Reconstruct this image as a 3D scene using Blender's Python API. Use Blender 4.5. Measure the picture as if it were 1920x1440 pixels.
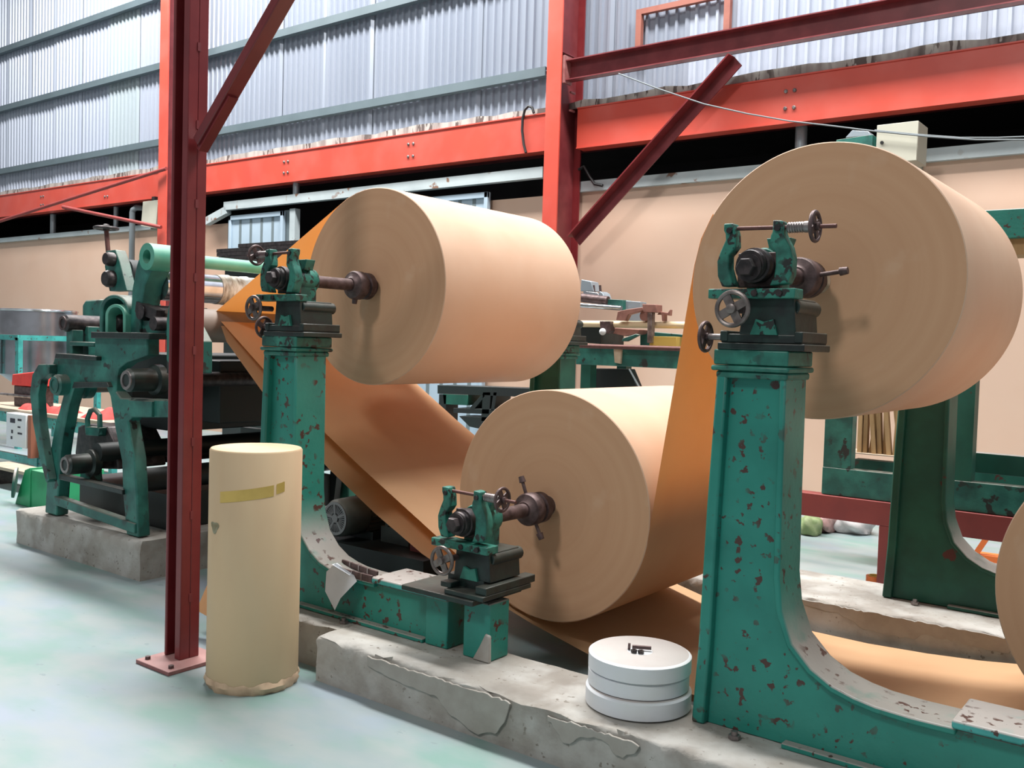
import bpy, bmesh, math, random
from mathutils import Vector, Matrix

for o in list(bpy.data.objects):
    bpy.data.objects.remove(o)
scene = bpy.context.scene
COL = scene.collection
PI = math.pi
rnd = random.Random(7)

# ------------------------------------------------------------------ camera
FPX = 1777.137                       # focal length in pixels of a 1920 wide frame
YAW, PITCH, ROLL, EYE = -.65127269, -.04247331, .03016712, 1.6
_cy, _sy = math.cos(YAW), math.sin(YAW)
FW = Vector((_sy * math.cos(PITCH), _cy * math.cos(PITCH), math.sin(PITCH)))
_r = Vector((_cy, -_sy, 0)); _u = _r.cross(FW)
RT = _r * math.cos(ROLL) + _u * math.sin(ROLL)
UP = -_r * math.sin(ROLL) + _u * math.cos(ROLL)
CAM = Vector((0, 0, EYE))
cd = bpy.data.cameras.new('camera'); cam = bpy.data.objects.new('camera', cd); COL.objects.link(cam)
cd.sensor_width = 36; cd.lens = FPX / 1920 * 36; cd.clip_end = 200
m3 = Matrix((RT, UP, -FW)).transposed()
cam.matrix_world = Matrix.Translation(CAM) @ m3.to_4x4()
scene.camera = cam

# ------------------------------------------------------------------ light
world = bpy.data.worlds.new('world'); scene.world = world; world.use_nodes = True
bg = world.node_tree.nodes['Background']
bg.inputs[0].default_value = (.88, .94, 1.0, 1); bg.inputs[1].default_value = .30

def area(name, loc, target, sx, sy, power, col=(1, .99, .97)):
    ld = bpy.data.lights.new(name, 'AREA'); ld.shape = 'RECTANGLE'; ld.size = sx; ld.size_y = sy
    ld.energy = power; ld.color = col
    o = bpy.data.objects.new(name, ld); COL.objects.link(o)
    o.location = loc
    o.rotation_euler = (Vector(target) - Vector(loc)).to_track_quat('-Z', 'Y').to_euler()
    return o
# roof-light strips of the hall, above and in front of the machine
area('rooflight', (-3.0, -8.4, 13.8), (-2.7, 3.9, 1.2), 2.0, 2.4, 950)
area('rooflight_centre', (-8.0, 6.4, 10.5), (-8.0, 6.0, 0), 20.0, 1.3, 4700)

vs = scene.view_settings
vs.view_transform = 'Standard'; vs.look = 'None'; vs.gamma = 1; vs.use_curve_mapping = False
vs.exposure = -0.1

# ------------------------------------------------------------------ helpers
def at(px, py, Y=None, Z=None, X=None):
    """point of the place that the photograph shows at a pixel, on the plane Y= / Z= / X="""
    d = FW + RT * ((px - 960) / FPX) - UP * ((py - 720) / FPX)
    t = (Y / d.y) if Y is not None else ((Z - EYE) / d.z if Z is not None else X / d.x)
    return CAM + d * t

def srgb(r, g, b):
    f = lambda c: (c / 255 / 12.92) if c / 255 <= .04045 else ((c / 255 + .055) / 1.055) ** 2.4
    return (f(r), f(g), f(b), 1)

def mat(name, col, rough=.6, metal=0., spots=None, spot_scale=14., spot_amt=.5, blotch=None, blotch_scale=2., blotch_amt=.5,
        dust=None, dust_amt=.0, bump=.0, bump_scale=60., spec=.5, translucent=None, stretch=None, spot_detail=3.):
    m = bpy.data.materials.new(name); m.use_nodes = True
    nt = m.node_tree; N = nt.nodes; L = nt.links
    b = N['Principled BSDF']
    b.inputs['Roughness'].default_value = rough; b.inputs['Metallic'].default_value = metal
    b.inputs['Specular IOR Level'].default_value = spec
    tc = N.new('ShaderNodeTexCoord'); geo = N.new('ShaderNodeNewGeometry')
    mp = N.new('ShaderNodeMapping'); L.new(geo.outputs['Position'], mp.inputs['Vector'])
    if stretch: mp.inputs['Scale'].default_value = stretch
    cur = None
    rgb = N.new('ShaderNodeRGB'); rgb.outputs[0].default_value = col if len(col) == 4 else (*col, 1); cur = rgb.outputs[0]
    def noise(scale, detail=4.):
        n = N.new('ShaderNodeTexNoise'); n.inputs['Scale'].default_value = scale; n.inputs['Detail'].default_value = detail
        L.new(mp.outputs[0], n.inputs['Vector']); return n.outputs['Fac']
    def ramp(fac, lo, hi):
        r = N.new('ShaderNodeMapRange'); r.inputs[1].default_value = lo; r.inputs[2].default_value = hi
        L.new(fac, r.inputs[0]); return r.outputs[0]
    def mix(fac, a, c):
        x = N.new('ShaderNodeMix'); x.data_type = 'RGBA'
        L.new(fac, x.inputs['Factor']); L.new(a, x.inputs['A']); x.inputs['B'].default_value = c
        return x.outputs['Result']
    def mul(f, k):
        x = N.new('ShaderNodeMath'); x.operation = 'MULTIPLY'; L.new(f, x.inputs[0])
        if isinstance(k, float): x.inputs[1].default_value = k
        else: L.new(k, x.inputs[1])
        return x.outputs[0]
    if blotch:
        for i, c in enumerate(blotch if isinstance(blotch, list) else [blotch]):
            cur = mix(mul(ramp(noise(blotch_scale * (1 + .7 * i)), .42, .66), float(blotch_amt)), cur, c)
    if dust and dust_amt:
        s = N.new('ShaderNodeSeparateXYZ'); L.new(geo.outputs['Normal'], s.inputs[0])
        f = mul(ramp(s.outputs['Z'], .12, .6), ramp(noise(9., 3.), .05, .42))
        cur = mix(mul(f, float(dust_amt)), cur, dust)
    if spots:
        f = ramp(noise(spot_scale, spot_detail), .66 - .16 * spot_amt, .69 - .16 * spot_amt)
        f2 = ramp(noise(spot_scale * .22, 2.), .44, .56)
        cur = mix(mul(f, f2), cur, spots)
    L.new(cur, b.inputs['Base Color'])
    if bump:
        n = noise(bump_scale, 6.); bp = N.new('ShaderNodeBump'); bp.inputs['Strength'].default_value = bump
        bp.inputs['Distance'].default_value = .01
        L.new(n, bp.inputs['Height']); L.new(bp.outputs[0], b.inputs['Normal'])
    if translucent:
        tr = N.new('ShaderNodeBsdfTranslucent'); tr.inputs[0].default_value = translucent
        ad = N.new('ShaderNodeMixShader'); ad.inputs[0].default_value = .25
        L.new(b.outputs[0], ad.inputs[1]); L.new(tr.outputs[0], ad.inputs[2])
        L.new(ad.outputs[0], N['Material Output'].inputs['Surface'])
    return m

RUST = srgb(74, 48, 42)
DUST = srgb(150, 143, 137)
M = {}
M['green'] = mat('green_paint', srgb(36, 128, 114), .42, spots=RUST, spot_scale=26, spot_amt=.45, blotch=[srgb(28, 108, 98), srgb(46, 138, 124)], blotch_scale=3.5, blotch_amt=.55, dust=DUST, dust_amt=.92, bump=.12, bump_scale=45)
M['green_old'] = mat('old_green_paint', srgb(34, 108, 94), .45, spots=srgb(34, 38, 36), spot_scale=38, spot_amt=.8, blotch=[srgb(30, 60, 54), srgb(54, 132, 114)], blotch_scale=9, blotch_amt=.7, bump=.15, bump_scale=50)
M['green_dark'] = mat('oily_green_paint', srgb(26, 36, 34), .4, blotch=[srgb(24, 26, 26), srgb(32, 56, 50)], blotch_scale=8, blotch_amt=.7, dust=srgb(105, 100, 92), dust_amt=.35, bump=.12, bump_scale=40)
M['green_mach'] = mat('machine_green_paint', srgb(32, 92, 84), .45, spots=srgb(40, 44, 42), spot_scale=12, spot_amt=.45, blotch=[srgb(32, 66, 60), srgb(56, 130, 116)], blotch_scale=4, blotch_amt=.7, dust=srgb(120, 118, 108), dust_amt=.75, bump=.1)
M['green_light'] = mat('light_green_paint', srgb(72, 150, 128), .4, blotch=[srgb(120, 176, 156)], blotch_scale=5, blotch_amt=.5, dust=srgb(150, 190, 170), dust_amt=.5)
M['green_bin'] = mat('bin_green_paint', srgb(40, 150, 98), .5, blotch=[srgb(20, 96, 60)], blotch_scale=4, dust=srgb(120, 170, 140), dust_amt=.5)
M['turq'] = mat('turquoise_paint', srgb(70, 165, 160), .4, spots=RUST, spot_scale=30, spot_amt=.5, blotch=[srgb(34, 110, 106)], blotch_scale=8, dust=srgb(164, 157, 152), dust_amt=.97)
M['iron'] = mat('dark_iron', srgb(58, 54, 54), .42, .55, blotch=[srgb(40, 36, 38), srgb(84, 74, 74)], blotch_scale=14, blotch_amt=.7, bump=.1, bump_scale=70)
M['iron_rust'] = mat('brown_iron', srgb(86, 68, 66), .5, .45, blotch=[srgb(58, 44, 44), srgb(112, 92, 92)], blotch_scale=16, blotch_amt=.7, bump=.1, bump_scale=80)
M['steel'] = mat('worn_steel', srgb(150, 142, 140), .38, .7, blotch=[srgb(96, 84, 84)], blotch_scale=18, blotch_amt=.8)
M['wheel'] = mat('handwheel_steel', srgb(128, 118, 114), .4, .6, blotch=[srgb(80, 70, 68)], blotch_scale=20, blotch_amt=.8)
M['chrome'] = mat('chrome', srgb(205, 205, 208), .18, .9, blotch=[srgb(150, 140, 130)], blotch_scale=8, blotch_amt=.5)
M['stainless'] = mat('stainless', srgb(170, 170, 176), .25, .85, blotch=[srgb(120, 116, 116)], blotch_scale=3, blotch_amt=.5)
M['rod'] = mat('rusty_rod', srgb(104, 66, 60), .55, .3, blotch=[srgb(70, 44, 42)], blotch_scale=30)
M['red_dark'] = mat('dark_red_paint_and_shade', srgb(112, 36, 39), .32, blotch=[srgb(94, 28, 32), srgb(124, 46, 47)], blotch_scale=4, blotch_amt=.5)
M['red_tie'] = mat('maroon_paint_and_shade', srgb(112, 44, 48), .4, blotch=[srgb(90, 36, 40), srgb(134, 64, 66)], blotch_scale=3)
M['red_orange'] = mat('orange_red_paint', srgb(202, 78, 62), .4, blotch=[srgb(186, 72, 62), srgb(204, 96, 84)], blotch_scale=1.2, blotch_amt=.6)
M['red_base'] = mat('base_plate_red', srgb(140, 84, 82), .5, blotch=[srgb(170, 130, 126)], blotch_scale=14, dust=srgb(190, 150, 146), dust_amt=.6)
M['kraft'] = mat('kraft_paper', srgb(207, 173, 147), .62, blotch=[srgb(200, 164, 136), srgb(213, 184, 159)], blotch_scale=1.6, blotch_amt=.5, spec=.35)
M['web'] = mat('kraft_web', srgb(206, 166, 128), .7, blotch=[srgb(196, 152, 114)], blotch_scale=2.4, blotch_amt=.5, spec=.2, translucent=srgb(220, 140, 66))
M['tube'] = mat('tube_paper', srgb(206, 178, 141), .7, blotch=[srgb(188, 158, 128), srgb(202, 178, 144)], blotch_scale=3, blotch_amt=.6, stretch=(1, 1, .35))
M['tubeend'] = mat('tube_end', srgb(206, 176, 146), .7, blotch=[srgb(160, 128, 104)], blotch_scale=14)
M['tape'] = mat('yellow_tape', srgb(205, 172, 92), .3, blotch=[srgb(190, 156, 80)], blotch_scale=18)
M['stain'] = mat('stain', srgb(122, 108, 76), .6, blotch=[srgb(150, 150, 128)], blotch_scale=40, blotch_amt=.9)
M['white'] = mat('white_paper', srgb(216, 218, 222), .55, blotch=[srgb(214, 216, 210)], blotch_scale=6)
M['whiteend'] = mat('white_roll_end', srgb(182, 176, 172), .7, blotch=[srgb(176, 164, 160)], blotch_scale=8, bump=.1, bump_scale=120)
M['sheet'] = mat('grey_paper_sheet', srgb(206, 212, 218), .6, blotch=[srgb(190, 194, 198)], blotch_scale=8)
M['concrete'] = mat('plinth_concrete', srgb(160, 155, 147), .85, blotch=[srgb(132, 125, 117), srgb(182, 180, 175)], blotch_scale=3.6, blotch_amt=.8, spots=srgb(126, 119, 110), spot_scale=34, spot_amt=.12, bump=.35, bump_scale=40)
M['skim'] = mat('cement_skim', srgb(154, 149, 141), .8, blotch=[srgb(136, 130, 123), srgb(168, 165, 158)], blotch_scale=7, bump=.2, bump_scale=30)
M['floor'] = mat('floor_paint', srgb(130, 146, 148), .42, blotch=[srgb(140, 150, 164), srgb(114, 146, 137), srgb(144, 152, 152)], blotch_scale=1.1, blotch_amt=.9, stretch=(1, 1.6, 1), spots=srgb(120, 136, 137), spot_scale=10, spot_amt=-.1, bump=.03, bump_scale=20)
M['sheetmetal'] = mat('corrugated_grey', srgb(150, 157, 170), .26, .2, blotch=[srgb(138, 146, 160)], blotch_scale=.7, blotch_amt=.5, stretch=(1, 1, .25))
M['sheetpale'] = mat('corrugated_pale', srgb(166, 173, 187), .35, .05, blotch=[srgb(154, 162, 178)], blotch_scale=.6, blotch_amt=.5, stretch=(1, 1, .25))
M['sheetgreen'] = mat('corrugated_pale_green', srgb(162, 173, 180), .4, .05, blotch=[srgb(156, 168, 172)], blotch_scale=.8, stretch=(1, 1, .25))
M['girt'] = mat('girt_grey_green', srgb(92, 106, 112), .5, blotch=[srgb(78, 92, 98)], blotch_scale=2)
M['ledge'] = mat('dirty_ledge', srgb(176, 172, 166), .8, spots=srgb(92, 82, 78), spot_scale=7, spot_amt=1.0, blotch=[srgb(130, 120, 116)], blotch_scale=3, stretch=(2.5, 1, .6), blotch_amt=.9)
M['beige'] = mat('beige_wall_paint', srgb(208, 174, 152), .6, blotch=[srgb(198, 164, 142), srgb(212, 183, 163)], blotch_scale=.5, blotch_amt=.6)
M['rail'] = mat('grey_rail_paint', srgb(178, 188, 190), .5, blotch=[srgb(150, 160, 164)], blotch_scale=2, spots=srgb(130, 100, 84), spot_scale=5, spot_amt=.1)
M['doorgrey'] = mat('door_paint', srgb(168, 186, 200), .45, blotch=[srgb(150, 168, 182)], blotch_scale=1.5)
M['doordark'] = mat('door_jamb', srgb(108, 120, 124), .5)
M['annex'] = mat('annex_dark', srgb(70, 62, 64), .9, blotch=[srgb(48, 42, 46)], blotch_scale=.8)
M['galv'] = mat('galvanised_pipe', srgb(165, 172, 176), .35, .5, blotch=[srgb(130, 138, 142)], blotch_scale=5)
M['pipegrey'] = mat('grey_pipe', srgb(112, 120, 124), .5)
M['cabinet'] = mat('cabinet_cream', srgb(196, 194, 178), .5, blotch=[srgb(184, 182, 168)], blotch_scale=4)
M['cabside'] = mat('cabinet_side', srgb(150, 148, 134), .5)
M['black'] = mat('black_rubber', srgb(32, 31, 33), .5)
M['blackmach'] = mat('black_machine', srgb(30, 34, 34), .5, blotch=[srgb(22, 40, 36)], blotch_scale=3)  # black parts; also stands in for shade inside the cutting machine
M['motor'] = mat('motor_grey', srgb(82, 86, 82), .5, .2, blotch=[srgb(62, 66, 64)], blotch_scale=10, dust=srgb(128, 126, 116), dust_amt=.5)
M['grille'] = mat('motor_grille', srgb(126, 124, 124), .4, .4)
M['cloth_red'] = mat('red_cloth', srgb(224, 70, 64), .8, blotch=[srgb(196, 52, 50)], blotch_scale=12)
M['wood'] = mat('table_board', srgb(176, 160, 140), .7, blotch=[srgb(140, 124, 108)], blotch_scale=6)
M['cardboard'] = mat('cardboard', srgb(170, 138, 96), .8, blotch=[srgb(140, 110, 74)], blotch_scale=10, stretch=(4, 4, .6))
M['bag'] = mat('woven_bag', srgb(200, 196, 196), .7, blotch=[srgb(150, 140, 140)], blotch_scale=9, bump=.3, bump_scale=14)
M['bag_green'] = mat('green_bag', srgb(120, 138, 92), .7, blotch=[srgb(170, 176, 140)], blotch_scale=16, bump=.3, bump_scale=14)
M['bag_print'] = mat('printed_bag', srgb(186, 150, 146), .7, blotch=[srgb(150, 50, 62), srgb(88, 80, 74)], blotch_scale=11, bump=.3, bump_scale=14)
M['orange'] = mat('orange_plastic', srgb(226, 112, 50), .5)
M['yellow'] = mat('yellow_box', srgb(206, 172, 84), .6)
M['brass'] = mat('pale_rod', srgb(226, 204, 168), .45)
M['pink'] = mat('pink_brown_rubber', srgb(150, 104, 92), .6, blotch=[srgb(110, 72, 64)], blotch_scale=20)
M['redbrown'] = mat('red_brown_paint', srgb(140, 60, 56), .5, blotch=[srgb(118, 50, 50)], blotch_scale=6)
M['window_rust'] = mat('rusty_frame', srgb(150, 92, 78), .6, blotch=[srgb(120, 62, 54)], blotch_scale=5)
M['tapewrap'] = mat('tape_wrap', srgb(192, 182, 168), .5, blotch=[srgb(116, 92, 72), srgb(214, 208, 200)], blotch_scale=11, blotch_amt=.85, stretch=(1, 2.2, 1))
M['rollgrey'] = mat('rubber_roller', srgb(136, 122, 112), .5, blotch=[srgb(110, 98, 90)], blotch_scale=5)
M['ink'] = mat('print_ink', srgb(48, 46, 56), .6)
M['cream'] = mat('cream_clamp', srgb(208, 190, 166), .5, blotch=[srgb(180, 150, 120)], blotch_scale=14)
M['brick'] = mat('brown_panel', srgb(150, 92, 70), .7)
M['bluegrey'] = mat('blue_grey_metal', srgb(150, 160, 168), .4, .3)
M['green_deep'] = mat('deep_green_and_shade', srgb(22, 84, 70), .5, blotch=[srgb(18, 64, 54), srgb(34, 104, 86)], blotch_scale=3, blotch_amt=.6, dust=DUST, dust_amt=.9, spots=srgb(84, 44, 40), spot_scale=9, spot_amt=.05)  # deep green; also carries the shade of the rear stands


def ring_mat():
    """cut end of a paper roll: rings of layers around the core, faint scuffs"""
    m = bpy.data.materials.new('paper_roll_end'); m.use_nodes = True
    nt = m.node_tree; N = nt.nodes; L = nt.links; b = N['Principled BSDF']
    b.inputs['Roughness'].default_value = .75; b.inputs['Specular IOR Level'].default_value = .25
    tc = N.new('ShaderNodeTexCoord')
    sep = N.new('ShaderNodeSeparateXYZ'); L.new(tc.outputs['Object'], sep.inputs[0])
    cmb = N.new('ShaderNodeCombineXYZ'); L.new(sep.outputs['X'], cmb.inputs['X']); L.new(sep.outputs['Z'], cmb.inputs['Y'])
    ln = N.new('ShaderNodeVectorMath'); ln.operation = 'LENGTH'; L.new(cmb.outputs[0], ln.inputs[0])
    n1 = N.new('ShaderNodeTexNoise'); n1.noise_dimensions = '1D'; n1.inputs['Scale'].default_value = 16; n1.inputs['Detail'].default_value = 5
    L.new(ln.outputs['Value'], n1.inputs['W'])
    n2 = N.new('ShaderNodeTexNoise'); n2.inputs['Scale'].default_value = 5.5; n2.inputs['Detail'].default_value = 5
    L.new(tc.outputs['Object'], n2.inputs['Vector'])
    r1 = N.new('ShaderNodeValToRGB'); L.new(n1.outputs['Fac'], r1.inputs[0])
    r1.color_ramp.elements[0].position = .3; r1.color_ramp.elements[0].color = srgb(198, 153, 119)
    r1.color_ramp.elements[1].position = .7; r1.color_ramp.elements[1].color = srgb(203, 159, 125)
    mr = N.new('ShaderNodeMapRange'); mr.inputs[1].default_value = .6; mr.inputs[2].default_value = .72; mr.inputs[4].default_value = .5
    L.new(n2.outputs['Fac'], mr.inputs[0])
    mx = N.new('ShaderNodeMix'); mx.data_type = 'RGBA'; L.new(mr.outputs[0], mx.inputs['Factor']); L.new(r1.outputs[0], mx.inputs['A'])
    mx.inputs['B'].default_value = srgb(208, 170, 140)
    L.new(mx.outputs['Result'], b.inputs['Base Color'])
    return m
M['rollend'] = ring_mat()


class MB:
    """collects shapes; build() links them as ONE mesh object"""
    def __init__(s): s.v = []; s.f = []; s.mi = []; s.cur = 0
    def _add(s, vs, fs):
        n = len(s.v); s.v += [tuple(v) for v in vs]; s.f += [[i + n for i in f] for f in fs]; s.mi += [s.cur] * len(fs); return s
    def box(s, x0, x1, y0, y1, z0, z1):
        vs = [(x, y, z) for z in (z0, z1) for y in (y0, y1) for x in (x0, x1)]
        return s._add(vs, [(0, 2, 3, 1), (4, 5, 7, 6), (0, 1, 5, 4), (2, 6, 7, 3), (0, 4, 6, 2), (1, 3, 7, 5)])
    def bar(s, a, b, w, h, up=(0, 0, 1)):
        a = Vector(a); b = Vector(b); d = (b - a).normalized(); upv = Vector(up)
        if abs(d.dot(upv)) > .99: upv = Vector((0, 1, 0))
        x = d.cross(upv).normalized(); z = x.cross(d)
        vs = [p + x * (sx * w / 2) + z * (sz * h / 2) for p in (a, b) for sz in (-1, 1) for sx in (-1, 1)]
        return s._add(vs, [(0, 1, 3, 2), (4, 6, 7, 5), (0, 4, 5, 1), (2, 3, 7, 6), (0, 2, 6, 4), (1, 5, 7, 3)])
    def prism(s, poly, y0, y1):
        """polygon of (x, z) extruded along Y"""
        n = len(poly)
        ar = sum(poly[i][0] * poly[(i + 1) % n][1] - poly[(i + 1) % n][0] * poly[i][1] for i in range(n))
        if ar < 0: poly = poly[::-1]
        vs = [(x, y0, z) for x, z in poly] + [(x, y1, z) for x, z in poly]
        fs = [list(range(n)), list(range(2 * n - 1, n - 1, -1))]
        fs += [(i, n + i, n + (i + 1) % n, (i + 1) % n) for i in range(n)]
        return s._add(vs, fs)
    def slab(s, poly, z0, z1):
        """polygon of (x, y) extruded along Z"""
        n = len(poly)
        ar = sum(poly[i][0] * poly[(i + 1) % n][1] - poly[(i + 1) % n][0] * poly[i][1] for i in range(n))
        if ar < 0: poly = poly[::-1]
        vs = [(x, y, z0) for x, y in poly] + [(x, y, z1) for x, y in poly]
        fs = [list(range(n - 1, -1, -1)), list(range(n, 2 * n))]
        fs += [(i, (i + 1) % n, n + (i + 1) % n, n + i) for i in range(n)]
        return s._add(vs, fs)
    def lathe(s, c, axis, prof, seg=32, close=False):
        """profile of (radius, distance along axis) turned about the axis through c"""
        c = Vector(c); d = Vector(axis).normalized()
        t = Vector((0, 0, 1)) if abs(d.z) < .9 else Vector((1, 0, 0))
        x = d.cross(t).normalized(); y = d.cross(x)
        vs = []; fs = []
        for r, h in prof:
            for i in range(seg):
                a = 2 * PI * i / seg
                vs.append(c + d * h + x * (r * math.cos(a)) + y * (r * math.sin(a)))
        k = len(prof)
        for j in range(k - 1 if not close else k):
            j2 = (j + 1) % k
            for i in range(seg):
                i2 = (i + 1) % seg
                fs.append((j * seg + i, j * seg + i2, j2 * seg + i2, j2 * seg + i))
        if not close:
            if prof[0][0] > 1e-6: fs.append(list(range(seg - 1, -1, -1)))
            if prof[-1][0] > 1e-6: fs.append([(k - 1) * seg + i for i in range(seg)])
        return s._add(vs, fs)
    def cyl(s, a, b, r, seg=20, r2=None):
        a = Vector(a); b = Vector(b)
        return s.lathe(a, b - a, [(r, 0), (r if r2 is None else r2, (b - a).length)], seg)
    def ring(s, c, axis, ro, ri, h, seg=32):
        return s.lathe(c, axis, [(ro, 0), (ro, h), (ri, h), (ri, 0)], seg, True)
    def torus(s, c, axis, R, r, seg=32, k=10):
        return s.lathe(c, axis, [(R + r * math.cos(2 * PI * j / k), r * math.sin(2 * PI * j / k)) for j in range(k)], seg, True)
    def tube(s, pts, r, seg=10):
        pts = [Vector(p) for p in pts]; n = len(pts); vs = []; fs = []; prev = None
        for i, p in enumerate(pts):
            d = (pts[min(i + 1, n - 1)] - pts[max(i - 1, 0)]).normalized()
            if prev is None:
                t = Vector((0, 0, 1)) if abs(d.z) < .9 else Vector((1, 0, 0)); x = d.cross(t).normalized()
            else:
                x = (prev - d * prev.dot(d)).normalized()
            prev = x; y = d.cross(x)
            for j in range(seg):
                a = 2 * PI * j / seg; vs.append(p + x * (r * math.cos(a)) + y * (r * math.sin(a)))
        for i in range(n - 1):
            for j in range(seg):
                j2 = (j + 1) % seg; fs.append((i * seg + j, i * seg + j2, (i + 1) * seg + j2, (i + 1) * seg + j))
        fs.append(list(range(seg - 1, -1, -1))); fs.append([(n - 1) * seg + j for j in range(seg)])
        return s._add(vs, fs)
    def sphere(s, c, r, sx=1, sy=1, sz=1, n=12):
        c = Vector(c); vs = []; fs = []
        for i in range(n + 1):
            th = PI * i / n
            for j in range(2 * n):
                ph = PI * j / n
                vs.append(c + Vector((sx * r * math.sin(th) * math.cos(ph), sy * r * math.sin(th) * math.sin(ph), sz * r * math.cos(th))))
        for i in range(n):
            for j in range(2 * n):
                j2 = (j + 1) % (2 * n); fs.append((i * 2 * n + j, (i + 1) * 2 * n + j, (i + 1) * 2 * n + j2, i * 2 * n + j2))
        return s._add(vs, fs)
    def build(s, name, material, parent=None, bevel=0., origin=None, angle=38, fix=True):
        me = bpy.data.meshes.new(name)
        org = Vector(origin) if origin is not None else Vector((0, 0, 0))
        me.from_pydata([tuple(Vector(v) - org) for v in s.v], [], s.f)
        if fix:
            b = bmesh.new(); b.from_mesh(me); bmesh.ops.remove_doubles(b, verts=b.verts, dist=1e-6)
            bmesh.ops.recalc_face_normals(b, faces=b.faces); b.to_mesh(me); b.free()
        mats = material if isinstance(material, (list, tuple)) else [material]
        for x in mats: me.materials.append(x if not isinstance(x, str) else M[x])
        if len(mats) > 1 and len(me.polygons) == len(s.mi):
            me.polygons.foreach_set('material_index', s.mi)
        me.polygons.foreach_set('use_smooth', [True] * len(me.polygons))
        me.set_sharp_from_angle(angle=math.radians(angle))
        o = bpy.data.objects.new(name, me); COL.objects.link(o); o.location = org
        if parent is not None: adopt(o, parent)
        if bevel:
            bm_ = o.modifiers.new('bevel', 'BEVEL'); bm_.width = bevel; bm_.segments = 2; bm_.limit_method = 'ANGLE'; bm_.angle_limit = math.radians(40)
        return o

def wloc(o):
    p = Vector(o.location)
    return p if o.parent is None else p + Vector(o.matrix_parent_inverse.translation) + wloc(o.parent)
def adopt(o, parent):
    o.parent = parent; o.matrix_parent_inverse = Matrix.Translation(-wloc(parent))
def tag(o, label=None, cat=None, group=None, kind=None):
    if label: o['label'] = label
    if cat: o['category'] = cat
    if group: o['group'] = group
    if kind: o['kind'] = kind
    return o
def thing(name, loc, label, cat, group=None):
    o = bpy.data.objects.new(name, None); COL.objects.link(o); o.location = loc; o.empty_display_size = .1
    return tag(o, label, cat, group)
def copy_tree(o, parent=None):
    c = o.copy(); COL.objects.link(c)
    if parent is not None:
        inv = o.matrix_parent_inverse.copy(); c.parent = parent; c.matrix_parent_inverse = inv
    for ch in list(o.children): copy_tree(ch, c)
    return c
def px_poly(pts, Y): return [(at(x, y, Y=Y).x, at(x, y, Y=Y).z) for x, y in pts]

# ================================================================== setting
fl = MB(); fl.box(-34, 8, -4, 18, -.2, 0); tag(fl.build('floor', 'floor'), kind='structure')

YW = 9.6           # plane of the corrugated wall
zw = lambda z, Y: EYE + (z - EYE) * Y / 8.5
# ---- corrugated wall: one sheet after the other, ribs are geometry
wall = bpy.data.objects.new('wall_back', None); COL.objects.link(wall); wall.location = (-10, YW, 4.2); tag(wall, kind='structure')
def sheet_mesh(w, z0, z1, period=.125, dep=.03):
    prof = []
    n = round(w / period)
    for i in range(n):
        x = i * period
        prof += [(x, 0), (x + period * .56, 0), (x + period * .66, -dep), (x + period * .9, -dep)]
    prof.append((w + .03, 0))
    vs = []; fs = []
    for x, y in prof: vs += [(x, y, z0), (x, y, z1)]
    for i in range(len(prof) - 1): fs.append((2 * i, 2 * i + 2, 2 * i + 3, 2 * i + 1))
    me = bpy.data.meshes.new('corrugated_sheet'); me.from_pydata(vs, [], fs)
    me.materials.append(M['sheetmetal'])
    return me
sm = sheet_mesh(1.0, 4.15, 9.6)
x = -27.0; i = 0
while x < 3.5:
    o = bpy.data.objects.new('corrugated_sheet', sm); COL.objects.link(o)
    o.location = (x, YW + (.012 if i % 2 else 0), 0); adopt(o, wall)
    o.material_slots[0].link = 'OBJECT'
    k = 'sheetmetal'
    if x < -17.4: k = 'sheetpale'
    elif x < -16.4: k = 'sheetgreen'
    elif x < -14.2: k = 'sheetpale'
    elif x > -5.6: k = 'sheetpale'
    o.material_slots[0].material = M[k]
    x += 1.0; i += 1

# girts that carry the sheets (trim of the wall)
for gi, (p, q) in enumerate((((0, 100), (267, 0)), ((0, 213), (640, 23)), ((0, 330), (1020, 122)))):
    z = (at(*p, Y=9.5).z + at(*q, Y=9.5).z) / 2
    g = MB(); g.box(-27, -6.85, 9.46, 9.475, z - .055, z + .055); g.box(-27, -6.85, 9.476, 9.56, z + .04, z + .054); g.box(-27, -6.85, 9.476, 9.56, z - .054, z - .04)
    tag(g.build('trim_%d' % (gi + 1), 'girt'), kind='structure')

# lower beige partition with its gate opening, and a lean-to added behind, roofed and coloured to stay dark
ZB = 3.42
xl = at(427, 430, Y=9.5).x; xr = at(915, 380, Y=9.5).x
tag(MB().box(-28, xl, 9.5, 9.58, 0, ZB).build('wall_left', 'beige'), kind='structure')
tag(MB().box(xr, 4, 9.5, 9.58, 0, ZB).build('wall_right', 'beige'), kind='structure')
c = MB(); c.box(-28, xl - .6, 9.44, 9.62, ZB, ZB + .09); tag(c.build('trim_4', 'rail'), kind='structure')
c = MB(); c.box(at(1087, 345, Y=9.5).x, 4, 9.44, 9.62, ZB, ZB + .12); tag(c.build('trim_5', 'rail'), kind='structure')
an = MB(); an.box(-28, 4, 14, 14.1, 0, 5); tag(an.build('wall_annex', 'annex'), kind='structure')
an = MB(); an.box(-28, 4, 9.62, 14.1, 4.62, 4.75); tag(an.build('annex_shade_roof', 'annex'), kind='structure')  # roof added over the lean-to to keep light out
an = MB(); an.box(-28, 4, 9.75, 9.9, 3.98, 4.25); tag(an.build('trim_10', 'red_tie'), kind='structure')
an = MB(); an.box(-28.1, -28, 9.6, 14.1, 0, 5); tag(an.build('wall_annex_left', 'annex'), kind='structure')
an = MB(); an.box(4, 4.1, 9.6, 14.1, 0, 5); tag(an.build('wall_annex_right', 'annex'), kind='structure')
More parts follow.
